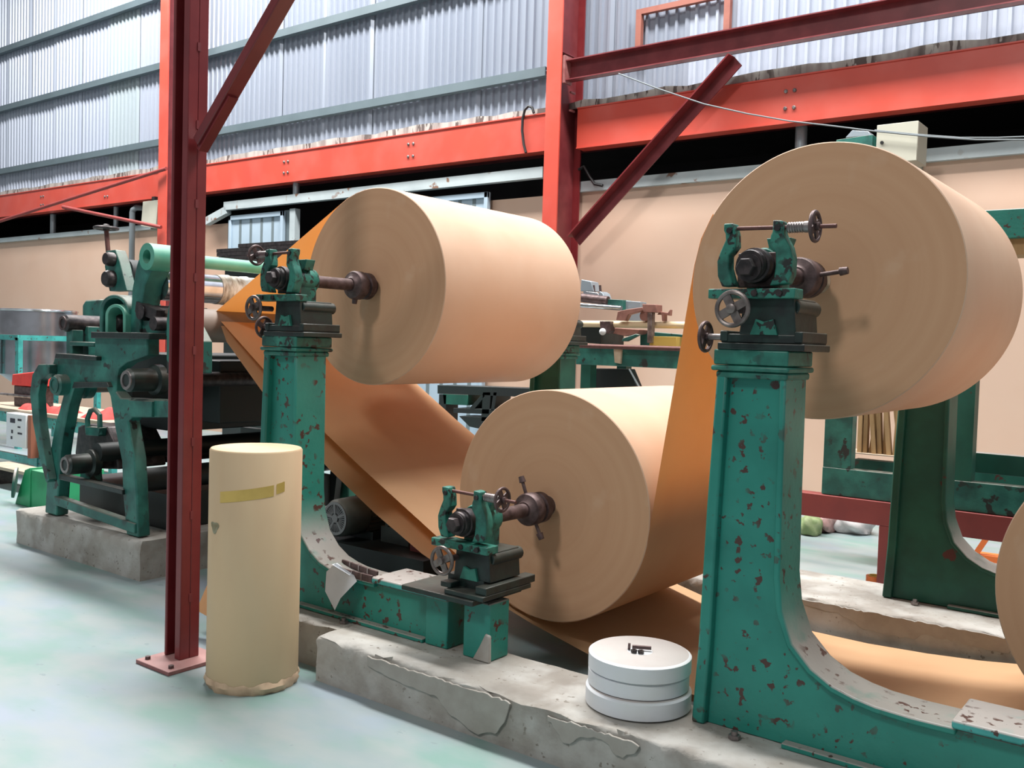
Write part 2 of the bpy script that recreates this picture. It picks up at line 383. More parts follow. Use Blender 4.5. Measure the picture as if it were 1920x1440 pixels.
# grey rail above the gate opening
za = at(425, 392, Y=9.35).z; zb2 = at(1018, 318, Y=9.35).z
c = MB(); c.bar(at(388, 416, Y=9.36), at(428, 394, Y=9.36), .1, .12); c.bar((at(424, 392, Y=9.36).x, 9.36, (za + zb2) / 2), (at(1022, 318, Y=9.36).x, 9.36, (za + zb2) / 2 + .01), .1, .13)
tag(c.build('trim_6', 'rail'), kind='structure')

def ribbed_door(idx, x0, x1, z0, z1, y, ribs):
    d = bpy.data.objects.new('door_%d' % idx, None); COL.objects.link(d); d.location = ((x0 + x1) / 2, y, z0); tag(d, kind='structure')
    MB().box(x0, x1, y, y + .03, z0, z1).build('door_skin', 'doorgrey', d)
    f = .055
    for a in ((x0, x0 + f, z0, z1), (x1 - f, x1, z0, z1), (x0, x1, z0, z0 + f), (x0, x1, z1 - f * 1.3, z1)):
        MB().box(a[0], a[1], y - .035, y, a[2], a[3]).build('door_frame', 'doorgrey', d, bevel=.004)
    for k in range(1, ribs):
        xx = x0 + (x1 - x0) * k / ribs
        MB().box(xx - .028, xx + .028, y - .004, y + .002, z0 + f, z1 - f * 1.3).build('rib_strip', 'doordark', d)  # darker flat strips laid over the door skin
    return d
zt = za - .09
ribbed_door(1, at(430, 400, Y=9.38).x, at(531, 400, Y=9.38).x, .05, zt - .02, 9.40, 5)
j = MB(); j.box(at(531, 400, Y=9.42).x, at(549, 400, Y=9.42).x, 9.44, 9.5, .05, zt); tag(j.build('trim_7', 'doordark'), kind='structure')
j = MB(); j.box(at(549, 400, Y=9.42).x, at(559, 400, Y=9.42).x, 9.36, 9.46, .05, zt); tag(j.build('trim_8', 'rail'), kind='structure')
ribbed_door(2, at(760, 370, Y=9.38).x, at(915, 370, Y=9.38).x, .05, zt - .02, 9.40, 6)

# ================================================================== steel frame
def steel_beam(x0, x1, y, z0, z1, label, boltx):
    t = thing('steel_beam', ((x0 + x1) / 2, y, z0), label, 'beam')
    MB().box(x0, x1, y - .006, y + .006, z0 + .012, z1 - .012).build('web', 'red_orange', t)
    MB().box(x0, x1, y - .02, y + .16, z1 - .014, z1).build('flange', 'red_orange', t)
    MB().box(x0, x1, y - .02, y + .16, z0, z0 + .014).build('flange', 'red_orange', t)
    for bx in boltx:
        for dx in (-.045, .045):
            for zf in (.32, .68):
                MB().lathe((bx + dx, y - .006, z0 + (z1 - z0) * zf), (0, -1, 0), [(.02, 0), (.02, .012), (.012, .02)], 8).build('bolt', 'steel', t)
    return t
YBm = 9.25
zb0 = zw(3.715, YBm); zb1 = zw(4.13, YBm)
xc0 = at(300, 340, Y=9.0).x; xc1 = at(1022, 250, Y=9.0).x
steel_beam(-28, xc0 - .02, YBm, zb0, zb1, 'orange red steel beam left of the slanted brown rod, under pale sheets', [at(80, 383, Y=YBm).x, at(200, 378, Y=YBm).x])
steel_beam(xc0 + .25, xc1 - .02, YBm, zb0, zb1, 'orange red steel beam with two bolt groups between the two orange columns', [at(537, 322, Y=YBm).x, at(771, 288, Y=YBm).x])
steel_beam(xc1 + .28, 3.6, YBm, zb0 - .02, zb1, 'orange red steel beam with bolt group, running behind the cream cabinet', [at(1481, 208, Y=YBm).x])
ld = MB()
nseg = 120; xs0, xs1 = -28, 3.6
vsl = []; fsl = []
for i in range(nseg + 1):
    xx = xs0 + (xs1 - xs0) * i / nseg; h = .085 + rnd.uniform(-.022, .022)
    vsl += [(xx, YBm + .02, zb1 + .001), (xx, YBm + .02, zb1 + h), (xx, YW - .03, zb1 + h + .01), (xx, YW - .03, zb1 + .001)]
for i in range(nseg):
    a = 4 * i; b = a + 4
    fsl += [(a, b, b + 1, a + 1), (a + 1, b + 1, b + 2, a + 2), (a + 2, b + 2, b + 3, a + 3)]
ld._add(vsl, fsl); tag(ld.build('trim_9', 'ledge'), kind='structure')

def h_column(x0, fw, y0, y1, label, z1=9.4, name='steel_column'):
    t = thing(name, (x0 + fw / 2, (y0 + y1) / 2, 0), label, 'column')
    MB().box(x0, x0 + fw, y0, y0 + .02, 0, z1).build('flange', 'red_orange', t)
    MB().box(x0, x0 + fw, y1 - .02, y1, 0, z1).build('flange', 'red_dark', t)  # rear flange coloured darker to carry its shade
    MB().box(x0 + fw / 2 - .008, x0 + fw / 2 + .008, y0 + .02, y1 - .02, 0, z1).build('web', 'red_tie', t)  # maroon puts the shade of the recess into the web colour
    return t
cA = h_column(at(297, 300, Y=8.95).x, .24, 8.95, 9.24, 'orange red wall column standing behind the dark red post')
xB = at(1023, 200, Y=8.95).x
cB = h_column(xB, .2, 8.95, 9.42, 'orange red wall column rising behind the upper paper roll, carrying diagonal brace')
MB().box(xB + .02, xB + .2, 8.97, 9.22, at(1060, 98, Y=9).z, at(1060, 98, Y=9).z + .012).build('stiffener', 'red_tie', cB)
for yy in (172, 206):
    MB().box(xB + .19, xB + .215, 9.15, 9.24, at(1090, yy, Y=9.2).z - .01, at(1090, yy, Y=9.2).z + .01).build('cleat', 'red_base', cB)
# tie beam and brace right of the second column
p0 = at(1097, 114, Y=9.1); p1 = at(1920, 4, Y=9.1); zt_ = (p0.z + p1.z) / 2
t = thing('tie_beam', (p0.x, 9.1, zt_), 'maroon channel tie beam running right from the bolted orange column', 'beam')
ht = .115
MB().box(xB + .2, 4, 9.10, 9.115, zt_ - ht, zt_ + ht).build('web', 'red_tie', t)
MB().box(xB + .2, 4, 9.0, 9.115, zt_ + ht - .012, zt_ + ht).build('flange', 'red_tie', t)
MB().box(xB + .2, 4, 9.0, 9.115, zt_ - ht, zt_ - ht + .012).build('flange', 'red_tie', t)
MB().box(xB + .2, xB + .23, 8.98, 9.13, zt_ - ht - .03, zt_ + ht + .05).build('end_plate', 'red_base', t)
a = at(1070, 444, Y=9.1); b = at(1372, 104, Y=9.0)
t = thing('diagonal_brace', a, 'dark red angle brace from the orange column up to the tie beam', 'brace')
d = (b - a).normalized(); nrm = d.cross(Vector((0, 1, 0)))
MB().bar(a, b, .15, .016, up=nrm).build('top_leg', 'red_dark', t)
mb = MB(); mb.bar(a - nrm * .06 + Vector((0, .07, 0)), b - nrm * .06 + Vector((0, .07, 0)), .016, .13, up=nrm); mb.build('side_leg', 'red_tie', t)
# front post with base plate and brace
t = thing('steel_post', (-4.05, 2.7, 0), 'dark red box post of two welded channels on a bolted base plate', 'post')
X0, X1, Y0, Y1 = -4.118, -3.985, 2.645, 2.752
zt2 = 5.2
MB().box(X0, X1 - .03, Y0 + .055, Y1 - .012, .02, zt2).build('core', 'red_dark', t)
MB().box(X1 - .045, X1, Y0, (Y0 + Y1) / 2, .02, zt2).build('channel', 'red_dark', t, bevel=.004)
MB().box(X1 - .05, X1, (Y0 + Y1) / 2, Y1, .02, zt2).build('channel', 'red_dark', t, bevel=.004)
MB().box(X0, X0 + .02, Y0, Y1, .02, zt2).build('channel', 'red_dark', t, bevel=.006)
zz = .3
while zz < 4.2:
    MB().box(X1 - .001, X1 + .004, (Y0 + Y1) / 2 - .008, (Y0 + Y1) / 2 + .008, zz, zz + .04).build('weld_bead', 'red_tie', t); zz += .42 + rnd.uniform(-.08, .08)
bp = MB().box(-4.16, -3.885, 2.52, 2.83, 0, .02).build('base_plate', 'red_base', t, bevel=.003)
for bx, by in ((-4.12, 2.56), (-3.925, 2.56), (-3.925, 2.79), (-4.12, 2.79)):
    MB().cyl((bx, by, .02), (bx, by, .034), .014, 6).build('bolt', 'iron_rust', bp)
a = at(378, 268, Y=2.7); b = at(378, 268, Y=2.7).lerp(at(553, -40, Y=2.7), 1.9)
t = thing('diagonal_brace', a, 'dark red box brace leaning up from the front dark red post', 'brace')
d = (b - a).normalized(); nrm = d.cross(Vector((0, 1, 0)))
MB().bar(a, b, .075, .05, up=nrm).build('brace_bar', 'red_dark', t, bevel=.005)
MB().bar(a - nrm * .03 - d * .02, a - nrm * .03 + d * .3, .05, .02, up=nrm).build('gusset', 'red_dark', t)

# ================================================================== plinths
def rough_block(x0, x1, y0, y1, z1, label, jit=.006, step=.06, name='concrete_plinth'):
    nx = max(2, int((x1 - x0) / step)); prof = [(y0, 0), (y0, z1 * .35), (y0, z1 * .7), (y0 + .004, z1 - .012), (y0 + .016, z1), (y0 + .08, z1), ((y0 + y1) / 2, z1), (y1 - .016, z1), (y1, z1 - .014), (y1, 0)]
    vs = []; fs = []; k = len(prof)
    for i in range(nx + 1):
        xx = x0 + (x1 - x0) * i / nx
        for j, (y, z) in enumerate(prof):
            jj = jit * (2.2 if j in (3, 4) else (1 if j in (1, 2) else .4))
            vs.append((xx + (rnd.uniform(-.01, .01) if 0 < i < nx else 0), y + rnd.uniform(-jj, jj) * (j not in (0, k - 1)), z + (rnd.uniform(-jj, jj * .4) if z > 0 else 0)))
    for i in range(nx):
        for j in range(k - 1):
            a = i * k + j; fs.append((a, a + k, a + k + 1, a + 1))
    fs.append(list(range(k))); fs.append([nx * k + j for j in range(k)][::-1])
    mb = MB(); mb._add(vs, fs)
    return tag(mb.build(name, 'concrete', angle=60), label, 'plinth')
rough_block(-3.345, 4.0, 2.945, 3.37, .212, 'long rough concrete plinth under the front green roll stands, white rolls standing on it')
rough_block(-4.35, -3.35, 3.06, 3.36, .211, 'darker concrete block under the stand by the tall tube', jit=.005)
rough_block(-5.2, 4.0, 5.27, 5.95, .21, 'long concrete plinth with peeling skim under the rear green stand')
rough_block(-7.19, -5.53, 3.37, 5.6, .255, 'concrete block under the old green cutting machine', jit=.005)
# cement skim patches on the plinth faces (thin render layer standing proud)
def skim(pts_x, zlo, zhi, y, label):
    top = []; bot = []
    for i in range(len(pts_x) - 1):
        for k in range(5):
            u = k / 5; w = u * u * (3 - 2 * u); xx = pts_x[i] + (pts_x[i + 1] - pts_x[i]) * u
            top.append((xx, zhi + rnd.uniform(-.006, .004))); bot.append((xx + rnd.uniform(-.004, .004), zlo[i] + (zlo[i + 1] - zlo[i]) * w + rnd.uniform(-.005, .005)))
    return tag(MB().prism(top + [(pts_x[-1], zhi - .01)] + bot[::-1], y - .006, y + .004).build('cement_skim', 'skim', bevel=.002), label, 'render patch')
skim([-3.0, -2.86, -2.72, -2.6, -2.5, -2.38, -2.27, -2.2], [.15, .13, .12, .12, .06, .02, .05, .14], .195, 2.94, 'smooth grey cement patch on the front plinth below the low green post')
skim([-2.02, -1.93, -1.85, -1.78, -1.7, -1.62], [.17, .1, .15, .165, .12, .16], .19, 2.94, 'smaller smooth cement patch on the front plinth below the white rolls')
skim([-2.0, -1.85, -1.7, -1.62, -1.55, -1.42, -1.3, -1.22, -1.1, -.95, -.8], [.17, .165, .16, .14, .1, .09, .1, .135, .13, .12, .12], .2, 5.268, 'peeling dark cement skim along the rear plinth edge')

# ================================================================== mill roll stands
SH = 2.597      # distance from one stand to the next along the line
def handwheel(c, axis, R, parent, name='handwheel', m='wheel'):
    w = MB(); c = Vector(c); d = Vector(axis).normalized()
    t = Vector((0, 0, 1)) if abs(d.z) < .9 else Vector((1, 0, 0)); x = d.cross(t).normalized(); y = d.cross(x)
    w.torus(c, d, R * .88, R * .13, 32, 8)
    w.lathe(c - d * R * .22, d, [(R * .26, 0), (R * .26, R * .5), (R * .14, R * .56)], 16)
    for k in range(4):
        a = PI / 2 * k + .5; v = x * math.cos(a) + y * math.sin(a); s_ = d.cross(v)
        w.bar(c + v * R * .18, c + v * R * .86, R * .46, R * .12, up=d)
    return w.build(name, m, parent)

AX, AZ = -1.376, 1.903      # upper spindle axis of the right stand
def rel(pts, Y=3.2):        # outline read on the right stand's head, relative to its spindle axis
    return [(at(x / 5.0526 + 1260, y / 5.0526 + 380, Y=Y).x - AX, at(x / 5.0526 + 1260, y / 5.0526 + 380, Y=Y).z - AZ) for x, y in pts]
ARM_L = rel([(510, 205), (600, 200), (612, 260), (622, 300), (625, 420), (585, 478), (558, 505), (556, 620), (583, 720), (605, 795), (492, 800), (452, 700), (447, 560), (482, 460), (528, 360), (525, 300), (510, 270)])
ARM_R = rel([(975, 170), (1065, 175), (1070, 290), (1090, 340), (1135, 420), (1160, 530), (1150, 680), (1110, 770), (940, 790), (985, 700), (1000, 600), (1000, 480), (945, 400), (952, 320), (970, 280)])

def head(t, ax, az, mir, base, wx=-.03):
    """clamp head that carries the spindle: yoke, two clamp arms, tension rod, slide with two handwheels"""
    mx = -1 if mir else 1
    P = lambda pts: [(ax + mx * a, az + b) for a, b in pts]
    B = lambda x0, x1: (ax + min(mx * x0, mx * x1), ax + max(mx * x0, mx * x1))
    la = MB().prism(P(ARM_L), 3.18, 3.232).build('clamp_arm', 'green_old', t, bevel=.005)
    ra = MB().prism(P(ARM_R), 3.18, 3.232).build('clamp_arm', 'green_old', t, bevel=.005)
    for arm, sx in ((la, -.088), (ra, .09)):
        MB().cyl((ax + mx * sx, 3.172, az + .125), (ax + mx * sx, 3.185, az + .125), .011, 8).build('pin', 'iron', arm)
    x0, x1 = B(-.158, .165)
    yb = MB().box(x0, x1, 3.168, 3.25, az - .118, az - .083).build('yoke_bar', 'green_old', t, bevel=.004)
    for sx in (.02, .11):
        MB().cyl((ax + mx * sx, 3.16, az - .1), (ax + mx * sx, 3.17, az - .1), .012, 8).build('bolt', 'iron', yb)
    # bearing housing in the yoke
    bh = MB(); bh.lathe((ax, 3.16, az), (0, 1, 0), [(.05, 0), (.054, .006), (.054, .03), (.062, .032), (.064, .05), (.06, .085)], 32)
    bh.build('bearing', 'iron', t)
    MB().box(ax - .082, ax + .082, 3.245, 3.27, az - .075, az + .05).build('bearing_plate', 'iron_rust', t, bevel=.004)
    hb = MB(); hb.lathe((ax, 3.27, az), (0, 1, 0), [(.066, 0), (.072, .02), (.072, .1), (.062, .14)], 28); hb.box(ax - .06, ax + .06, 3.28, 3.39, az - .12, az)
    hb.prism([(ax + .02, az + .05), (ax + .075, az + .05), (ax + .095, az + .105), (ax + .005, az + .105)], 3.29, 3.35)
    hb.build('housing', 'green_old', t, bevel=.003)
    # tension rod, spring and small handwheel
    zr = az + .128
    MB().cyl((ax - mx * .07, 3.206, zr + .006), (ax + mx * .285, 3.206, zr - .002), .0075, 10).build('tension_rod', 'rod', t)
    sp = MB()
    for k in range(7): sp.torus((ax + mx * (.122 + k * .009), 3.206, zr), (1, 0, 0), .015, .005, 14, 6)
    sp.cyl((ax + mx * .115, 3.206, zr), (ax + mx * .175, 3.206, zr), .012, 12)
    sp.cyl((ax + mx * .178, 3.206, zr), (ax + mx * .2, 3.206, zr), .02, 14)
    sp.build('spring', 'steel', t)
    handwheel((ax + mx * .212, 3.206, zr), (1, 0, 0), .056, t, m='iron_rust')
    # slide
    mx = 1
    sb = MB(); x0, x1 = B(-.035, .15)
    sb.prism([(x0 - .012, az - .245), (x1 + .012, az - .245), (x1, az - .115), (x0, az - .115)], 3.2, 3.42)
    sb.cyl((ax + mx * .135, 3.22, az - .147), (ax + mx * .135, 3.44, az - .147), .03, 16)
    sb.build('slide_block', 'green_dark', t, bevel=.005)
    rib = MB(); rib.prism([(ax + mx * .0, az - .245), (ax + mx * .1, az - .245), (ax + mx * .085, az - .19), (ax + mx * .05, az - .2), (ax + mx * .02, az - .19)], 3.188, 3.21)
    rib.build('slide_rib', 'green_old', t)
    c = (ax + wx, 3.1, az - .158)
    MB().cyl((c[0], 3.1, c[2]), (c[0] + mx * .0, 3.22, c[2]), .014, 12).build('wheel_shaft', 'iron_rust', t)
    handwheel(c, (0, -1, 0), .066, t)
    if base:
        sl = MB(); x0, x1 = B(-.115, .185); sl.box(x0, x1, 3.2, 3.45, az - .275, az - .243); sl.box(x0 - .01, x1 + .012, 3.192, 3.455, az - .3, az - .275)
        for s_ in (x0 - .003, x1 - .027): sl.box(s_, s_ + .03, 3.196, 3.447, az - .27, az - .232)
        sl.build('slide_bed', 'green_dark', t, bevel=.004)
        c = (ax - mx * .205, 3.26, az - .255)
        MB().cyl(c, (ax - mx * .1, 3.26, az - .255), .012, 12).build('wheel_shaft', 'steel', t)
        handwheel(c, (-mx, 0, 0), .06, t, m='iron_rust')

CURVE = [(-1.243, 1.515), (-1.24, 1.1), (-1.236, .80), (-1.222, .69), (-1.18, .583), (-1.11, .512), (-1.035, .47), (-.962, .449), (-.892, .437), (-.78, .431), (-.645, .431)]
def make_stand(label, group, mir, dx, m='green', hd=True, dy=0):
    t = thing('roll_stand', (-1.376 + dx, 3.3 + dy, .21), label, 'roll stand', group)
    S = lambda pts: [(x + dx, z) for x, z in pts]
    Y = lambda y: y + dy
    web = [(-1.52, .212), (-1.505, .9), (-1.485, 1.51)] + [(x_ - .012, z_ - .012) for x_, z_ in CURVE[:-1]] + [(-.2, .419), (-.2, .212)]
    MB().prism(S(web), Y(3.232), Y(3.37)).build('column_web', m, t, bevel=.004)
    fl_ = [(-1.55, .212), (-1.534, .52), (-1.522, 1.02), (-1.503, 1.515), (-1.462, 1.515), (-1.478, 1.0), (-1.488, .5), (-1.5, .212)]
    MB().prism(S(fl_), Y(3.198), Y(3.4)).build('flange', m, t, bevel=.008)
    inner = []
    for i, (x_, z_) in enumerate(CURVE):
        a = CURVE[max(i - 1, 0)]; b = CURVE[min(i + 1, len(CURVE) - 1)]
        tx, tz = b[0] - a[0], b[1] - a[1]; l = math.hypot(tx, tz); inner.append((x_ + tz / l * .024, z_ - tx / l * .024))
    outer = [(x_ , z_ ) for x_, z_ in CURVE]
    MB().prism(S(outer + inner[::-1]), Y(3.203), Y(3.405)).build('curved_flange', m, t, bevel=.006)
    # moulded cap
    cp = MB(); cp.box(-1.505 + dx, -1.236 + dx, Y(3.196), Y(3.42), 1.5, 1.526)
    cp.box(-1.522 + dx, -1.228 + dx, Y(3.186), Y(3.44), 1.526, 1.546); cp.build('cap_lip', m if m != 'green' else 'green_old', t, bevel=.008)
    MB().box(-1.514 + dx, -1.234 + dx, Y(3.192), Y(3.435), 1.548, 1.603).build('cap', 'green_old' if m == 'green' else m, t, bevel=.006)
    # bed: cover plate, end post
    MB().box(-.655 + dx, -.17 + dx, Y(3.188), Y(3.44), .433, .462).build('bed_plate', 'turq' if m == 'green' else m, t, bevel=.008)
    MB().box(-.302 + dx, -.168 + dx, Y(3.2), Y(3.4), .212, .433).build('bed_end', m, t, bevel=.006)
    MB().box(-1.2 + dx, -.31 + dx, Y(3.19), Y(3.232), .212, .232).build('foot_flange', m, t, bevel=.004)
    for bx in (-1.36, -.8):
        bo = MB(); bo.cyl((bx + dx, Y(3.16), .21), (bx + dx, Y(3.16), .24), .012, 10); bo.lathe((bx + dx, Y(3.16), .212), (0, 0, 1), [(.022, 0), (.022, .014)], 6)
        bo.build('anchor_bolt', 'steel', t)
    if hd:
        head(t, AX + dx, AZ, mir, True, -.09 if mir else -.03)
    return t
r_stand = make_stand('front green cast roll stand with heavily chipped paint, beside the white rolls', 'green roll stands', False, 0)
l_stand = make_stand('front green cast roll stand beside the tall paper tube', 'green roll stands', True, -SH)
rear_r = copy_tree(r_stand); rear_r.location.y += 2.4; rear_r['label'] = 'rear shaded green roll stand behind the chipped one, across from the white rolls'
rear_l = copy_tree(l_stand); rear_l.location.y += 2.4; rear_l['label'] = 'rear shaded green roll stand mostly hidden behind the upper left roll'
for st in (rear_r, rear_l):  # shade on the rear stands is put into their green
    for ch in st.children:
        if ch.name.split('.')[0] in ('column_web', 'flange', 'curved_flange', 'bed_end', 'foot_flange'):
            ch.material_slots[0].link = 'OBJECT'; ch.material_slots[0].material = M['green_deep']

# lower clamp head with its post, standing on the plinth at the end of the left stand's bed
def low_stand(dx, label):
    t = thing('low_roll_stand', (-2.6 + dx, 3.25, .21), label, 'roll stand', 'low clamp stands')
    MB().box(-2.662 + dx, -2.515 + dx, 3.19, 3.33, .212, .468).build('post', 'green', t, bevel=.006)
    MB().prism([(-2.6 + dx, .212), (-2.505 + dx, .212), (-2.508 + dx, .33), (-2.53 + dx, .34), (-2.56 + dx, .28)], 3.18, 3.2).build('concrete_smear', 'concrete', t, bevel=.006)
    pl = MB(); pl.box(-2.965 + dx, -2.545 + dx, 3.105, 3.46, .468, .492); pl.box(-2.72 + dx, -2.5 + dx, 3.12, 3.47, .492, .515); pl.box(-2.56 + dx, -2.5 + dx, 3.14, 3.5, .515, .55); pl.box(-2.76 + dx, -2.7 + dx, 3.14, 3.47, .515, .54)
    pl.build('slide_plate', 'green_dark', t, bevel=.004)
    MB().box(-2.77 + dx, -2.56 + dx, 3.2, 3.42, .5, .565).build('slide_foot', 'green_dark', t, bevel=.004)
    head(t, -2.689 + dx, .80, False, False)
    return t
low_stand(SH, 'low green clamp stand at the bed end of the heavily chipped stand')
low_stand(0, 'low green clamp stand carrying the lower paper roll, on the plinth end of the bed')

# ================================================================== paper rolls, spindles, webs
def tangents(c1, r1, c2, r2): pass
def strip(pts, y0, y1, seg=1):
    vs = []; fs = []
    for x_, z_ in pts: vs += [(x_, y0, z_), (x_, y1, z_)]
    for i in range(len(pts) - 1): fs.append((2 * i, 2 * i + 1, 2 * i + 3, 2 * i + 2))
    mb = MB(); mb._add(vs, fs); return mb
def paper_roll(cx, cz, R, y0, y1, label, group='kraft paper rolls on spindles'):
    t = thing('paper_roll', (cx, (y0 + y1) / 2, cz), label, 'paper roll', group)
    mb = MB(); seg = 128; prof = [(.05, y0), (R - .004, y0), (R, y0 + .004), (R, y1 - .004), (R - .004, y1), (.05, y1)]
    for j in range(len(prof) - 1):
        mb.cur = 1 if j in (0, 4) else 0
        a, b = prof[j], prof[j + 1]
        vs = [(cx + p[0] * math.cos(2 * PI * i / seg), p[1], cz + p[0] * math.sin(2 * PI * i / seg)) for p in (a, b) for i in range(seg)]
        mb._add(vs, [(i, (i + 1) % seg, seg + (i + 1) % seg, seg + i) for i in range(seg)])
    me = mb.build('paper_winding', ['kraft', 'rollend'], t, origin=(cx, y0, cz), fix=False)
    b = bmesh.new(); b.from_mesh(me.data); bmesh.ops.remove_doubles(b, verts=b.verts, dist=1e-6); bmesh.ops.recalc_face_normals(b, faces=b.faces); b.to_mesh(me.data); b.free()
    me.data.set_sharp_from_angle(angle=math.radians(30))
    MB().ring((cx, y0 - .003, cz), (0, 1, 0), .052, .04, y1 - y0 + .006, 32).build('core_tube', 'tubeend', t)
    return t
YN = 3.85
LR = (-3.97, 1.903, .565); RR = (-1.376, 1.892, .565); MR = (-2.689, .80, .577); R2 = (-.09, .79, .577)
roll_l = paper_roll(*LR, YN, 5.18, 'upper brown kraft roll at the stand by the tall paper tube')
roll_r = paper_roll(*RR, YN, 5.0, 'upper brown kraft roll on the heavily chipped green stand')
roll_m = paper_roll(*MR, YN, 5.1, 'lower brown kraft roll held by the low clamp stand')
roll_2 = paper_roll(*R2, YN, 5.1, 'lower brown kraft roll beside the dark rear stand, over the floor level sheet')
# sheet from upper left roll down to the machine's guide roller (sheet leaves at the upper left)
G = (-5.50, 1.66, .115)          # guide roller of the cutting machine: x, z, radius
def tpt(c, ang): return (c[0] + c[2] * math.cos(ang), c[1] + c[2] * math.sin(ang))
aA = math.radians(121.3)
pA = [tpt(LR, aA + math.radians(k)) for k in (-24, -16, -8, 0)]
qA = [tpt(G, math.radians(60 + k)) for k in (0, 40, 80)]
strip([(x_, z_) for x_, z_ in pA] + qA, YN + .002, 5.176).build('paper_web', 'web', roll_l)
# sheet from below the lower roll up to the guide roller
aB = math.radians(233)
strip([tpt((MR[0], MR[1], MR[2] + .002), math.radians(d_)) for d_ in (262, 250, 241, 233)] + [(-4.009, .846), (-4.376, 1.05), (-4.89, 1.36), (-5.39, 1.69)], YN, 5.1).build('paper_web', 'web', roll_m)
# sheet from the upper right roll down on to the lower roll
v = Vector((MR[0] - RR[0], MR[1] - RR[1])); dist = v.length; base_a = math.atan2(v.y, v.x); al = math.acos((RR[2] + MR[2]) / dist)
t1 = tpt(RR, base_a - al); t2 = tpt(MR, base_a - al + PI)
strip([tpt((RR[0], RR[1], RR[2] + .002), base_a - al - math.radians(k)) for k in (24, 12)] + [t1, t2] + [tpt((MR[0], MR[1], MR[2] + .003), base_a - al + PI - math.radians(k)) for k in (4, 8, 14, 20, 30, 40, 50, 60, 70, 80)], YN, 5.0).build('paper_web', 'web', roll_r)
# floor level sheet from the next lower roll under everything to the machine
bez = [(-5.395, 1.672), (-5.323, 1.555), (-4.913, 1.221), (-4.6, 1.005), (-4.292, .812), (-3.9, .6), (-3.526, .425), (-3.25, .33), (-2.978, .252), (-2.753, .187), (-2.43, .112), (-2.1, .068), (-1.8, .048), (-1.5, .045), (-1.197, .058), (-.95, .078), (-.737, .105), (-.4, .165), (-.09, .211)]
strip(bez, YN, 5.2).build('paper_web', 'web', roll_2)

def spindle(cx, cz, y1, label, levers, dyh=0):
    t = thing('spindle', (cx, 3.5, cz), label, 'spindle', 'roll spindles')
    MB().cyl((cx, 3.17, cz), (cx, y1, cz), .033, 24).build('shaft', 'iron_rust', t)
    n = MB(); n.lathe((cx, 3.118, cz), (0, 1, 0), [(.03, 0), (.034, .006), (.034, .034)], 6); n.lathe((cx, 3.15, cz), (0, 1, 0), [(.048, 0), (.048, .012)], 28); n.build('end_nut', 'iron', t)
    yc = 3.66 + dyh
    c = MB(); c.lathe((cx, yc, cz), (0, 1, 0), [(.04, 0), (.05, .012), (.074, .02), (.08, .03), (.08, .075), (.062, .08), (.062, .1), (.076, .105), (.076, .14), (.055, .145), (.05, .2)], 32); c.build('collar', 'iron_rust', t)
    for ang, ln, dk in levers:
        v = Vector((math.cos(ang), 0, math.sin(ang))); o_ = Vector((cx, yc + .055, cz))
        l = MB(); l.cyl(o_ + v * .06, o_ + v * (.06 + ln), .009, 10); l.cyl(o_ + v * (.055 + ln), o_ + v * (.085 + ln), .017, 12, .014); l.build('lever', 'iron_rust', t)
    return t
spindle(LR[0], LR[1], 5.85, 'iron spindle shaft through the upper roll by the tall paper tube', [(math.radians(-100), .02, 0)], .02)
spindle(RR[0], RR[1], 5.85, 'iron spindle with one side lever in the chipped green stand', [(math.radians(8), .1, 0)], -.06)
spindle(MR[0], MR[1], 5.6, 'iron spindle with two levers through the lower paper roll', [(math.radians(112), .08, 0), (math.radians(-62), .07, 0)], -.01)

spindle(R2[0], R2[1], 5.6, 'iron spindle with two levers through the roll beside the dark rear stand', [(math.radians(70), .08, 0), (math.radians(-110), .07, 0)], -.01)

# ================================================================== things near the stands
# tall cardboard tube
TC = at(473, 1276, Z=0); tr = .207; th = 1.09
t = thing('paper_tube', (TC.x, TC.y, 0), 'tall tan paper wrapped tube with yellow tape, standing on the floor', 'tube')
tb = MB(); tb.lathe((TC.x, TC.y, .025), (0, 0, 1), [(tr * .985, 0), (tr, .01), (tr, th - .035), (tr - .006, th - .027)], 64)
tb.build('wrapped_body', 'tube', t)
tp = MB(); tp.lathe((TC.x, TC.y, th - .03), (0, 0, 1), [(tr - .008, 0), (tr - .012, .006), (.125, .006), (.12, .0), (.105, .0), (.1, .008), (.075, .008), (.07, -.05), (.0, -.05)], 64); tp.build('top_end', 'tubeend', t)
fr = MB(); vs = []; fs = []; n = 60
for i in range(n):
    a = 2 * PI * i / n; rr = tr + .004 + rnd.uniform(-.004, .008); rr2 = tr - .004 + rnd.uniform(-.012, .004)
    vs += [(TC.x + (tr + .001) * math.cos(a), TC.y + (tr + .001) * math.sin(a), .05 + rnd.uniform(-.008, .008)), (TC.x + rr * math.cos(a), TC.y + rr * math.sin(a), .03), (TC.x + rr2 * math.cos(a), TC.y + rr2 * math.sin(a), .0)]
for i in range(n):
    a = 3 * i; b = 3 * ((i + 1) % n); fs += [(a, b, b + 1, a + 1), (a + 1, b + 1, b + 2, a + 2)]
fr._add(vs, fs); fr.build('frayed_rim', 'tubeend', t)
def patch(cx, cy, r, a0, a1, z0, z1, seg=14, tilt=0.):
    vs = []; fs = []
    for i in range(seg + 1):
        a = a0 + (a1 - a0) * i / seg; dz = tilt * (i / seg - .5)
        vs += [(cx + r * math.cos(a), cy + r * math.sin(a), z0 + dz), (cx + r * math.cos(a), cy + r * math.sin(a), z1 + dz)]
    for i in range(seg): fs.append((2 * i, 2 * i + 2, 2 * i + 3, 2 * i + 1))
    mb = MB(); mb._add(vs, fs); return mb
va = math.atan2(-TC.y, -TC.x)        # direction of the tube's visible front
patch(TC.x, TC.y, tr + .0012, va - .82, va + .38, .875, .925, tilt=.035).build('tape_strip', 'tape', t)
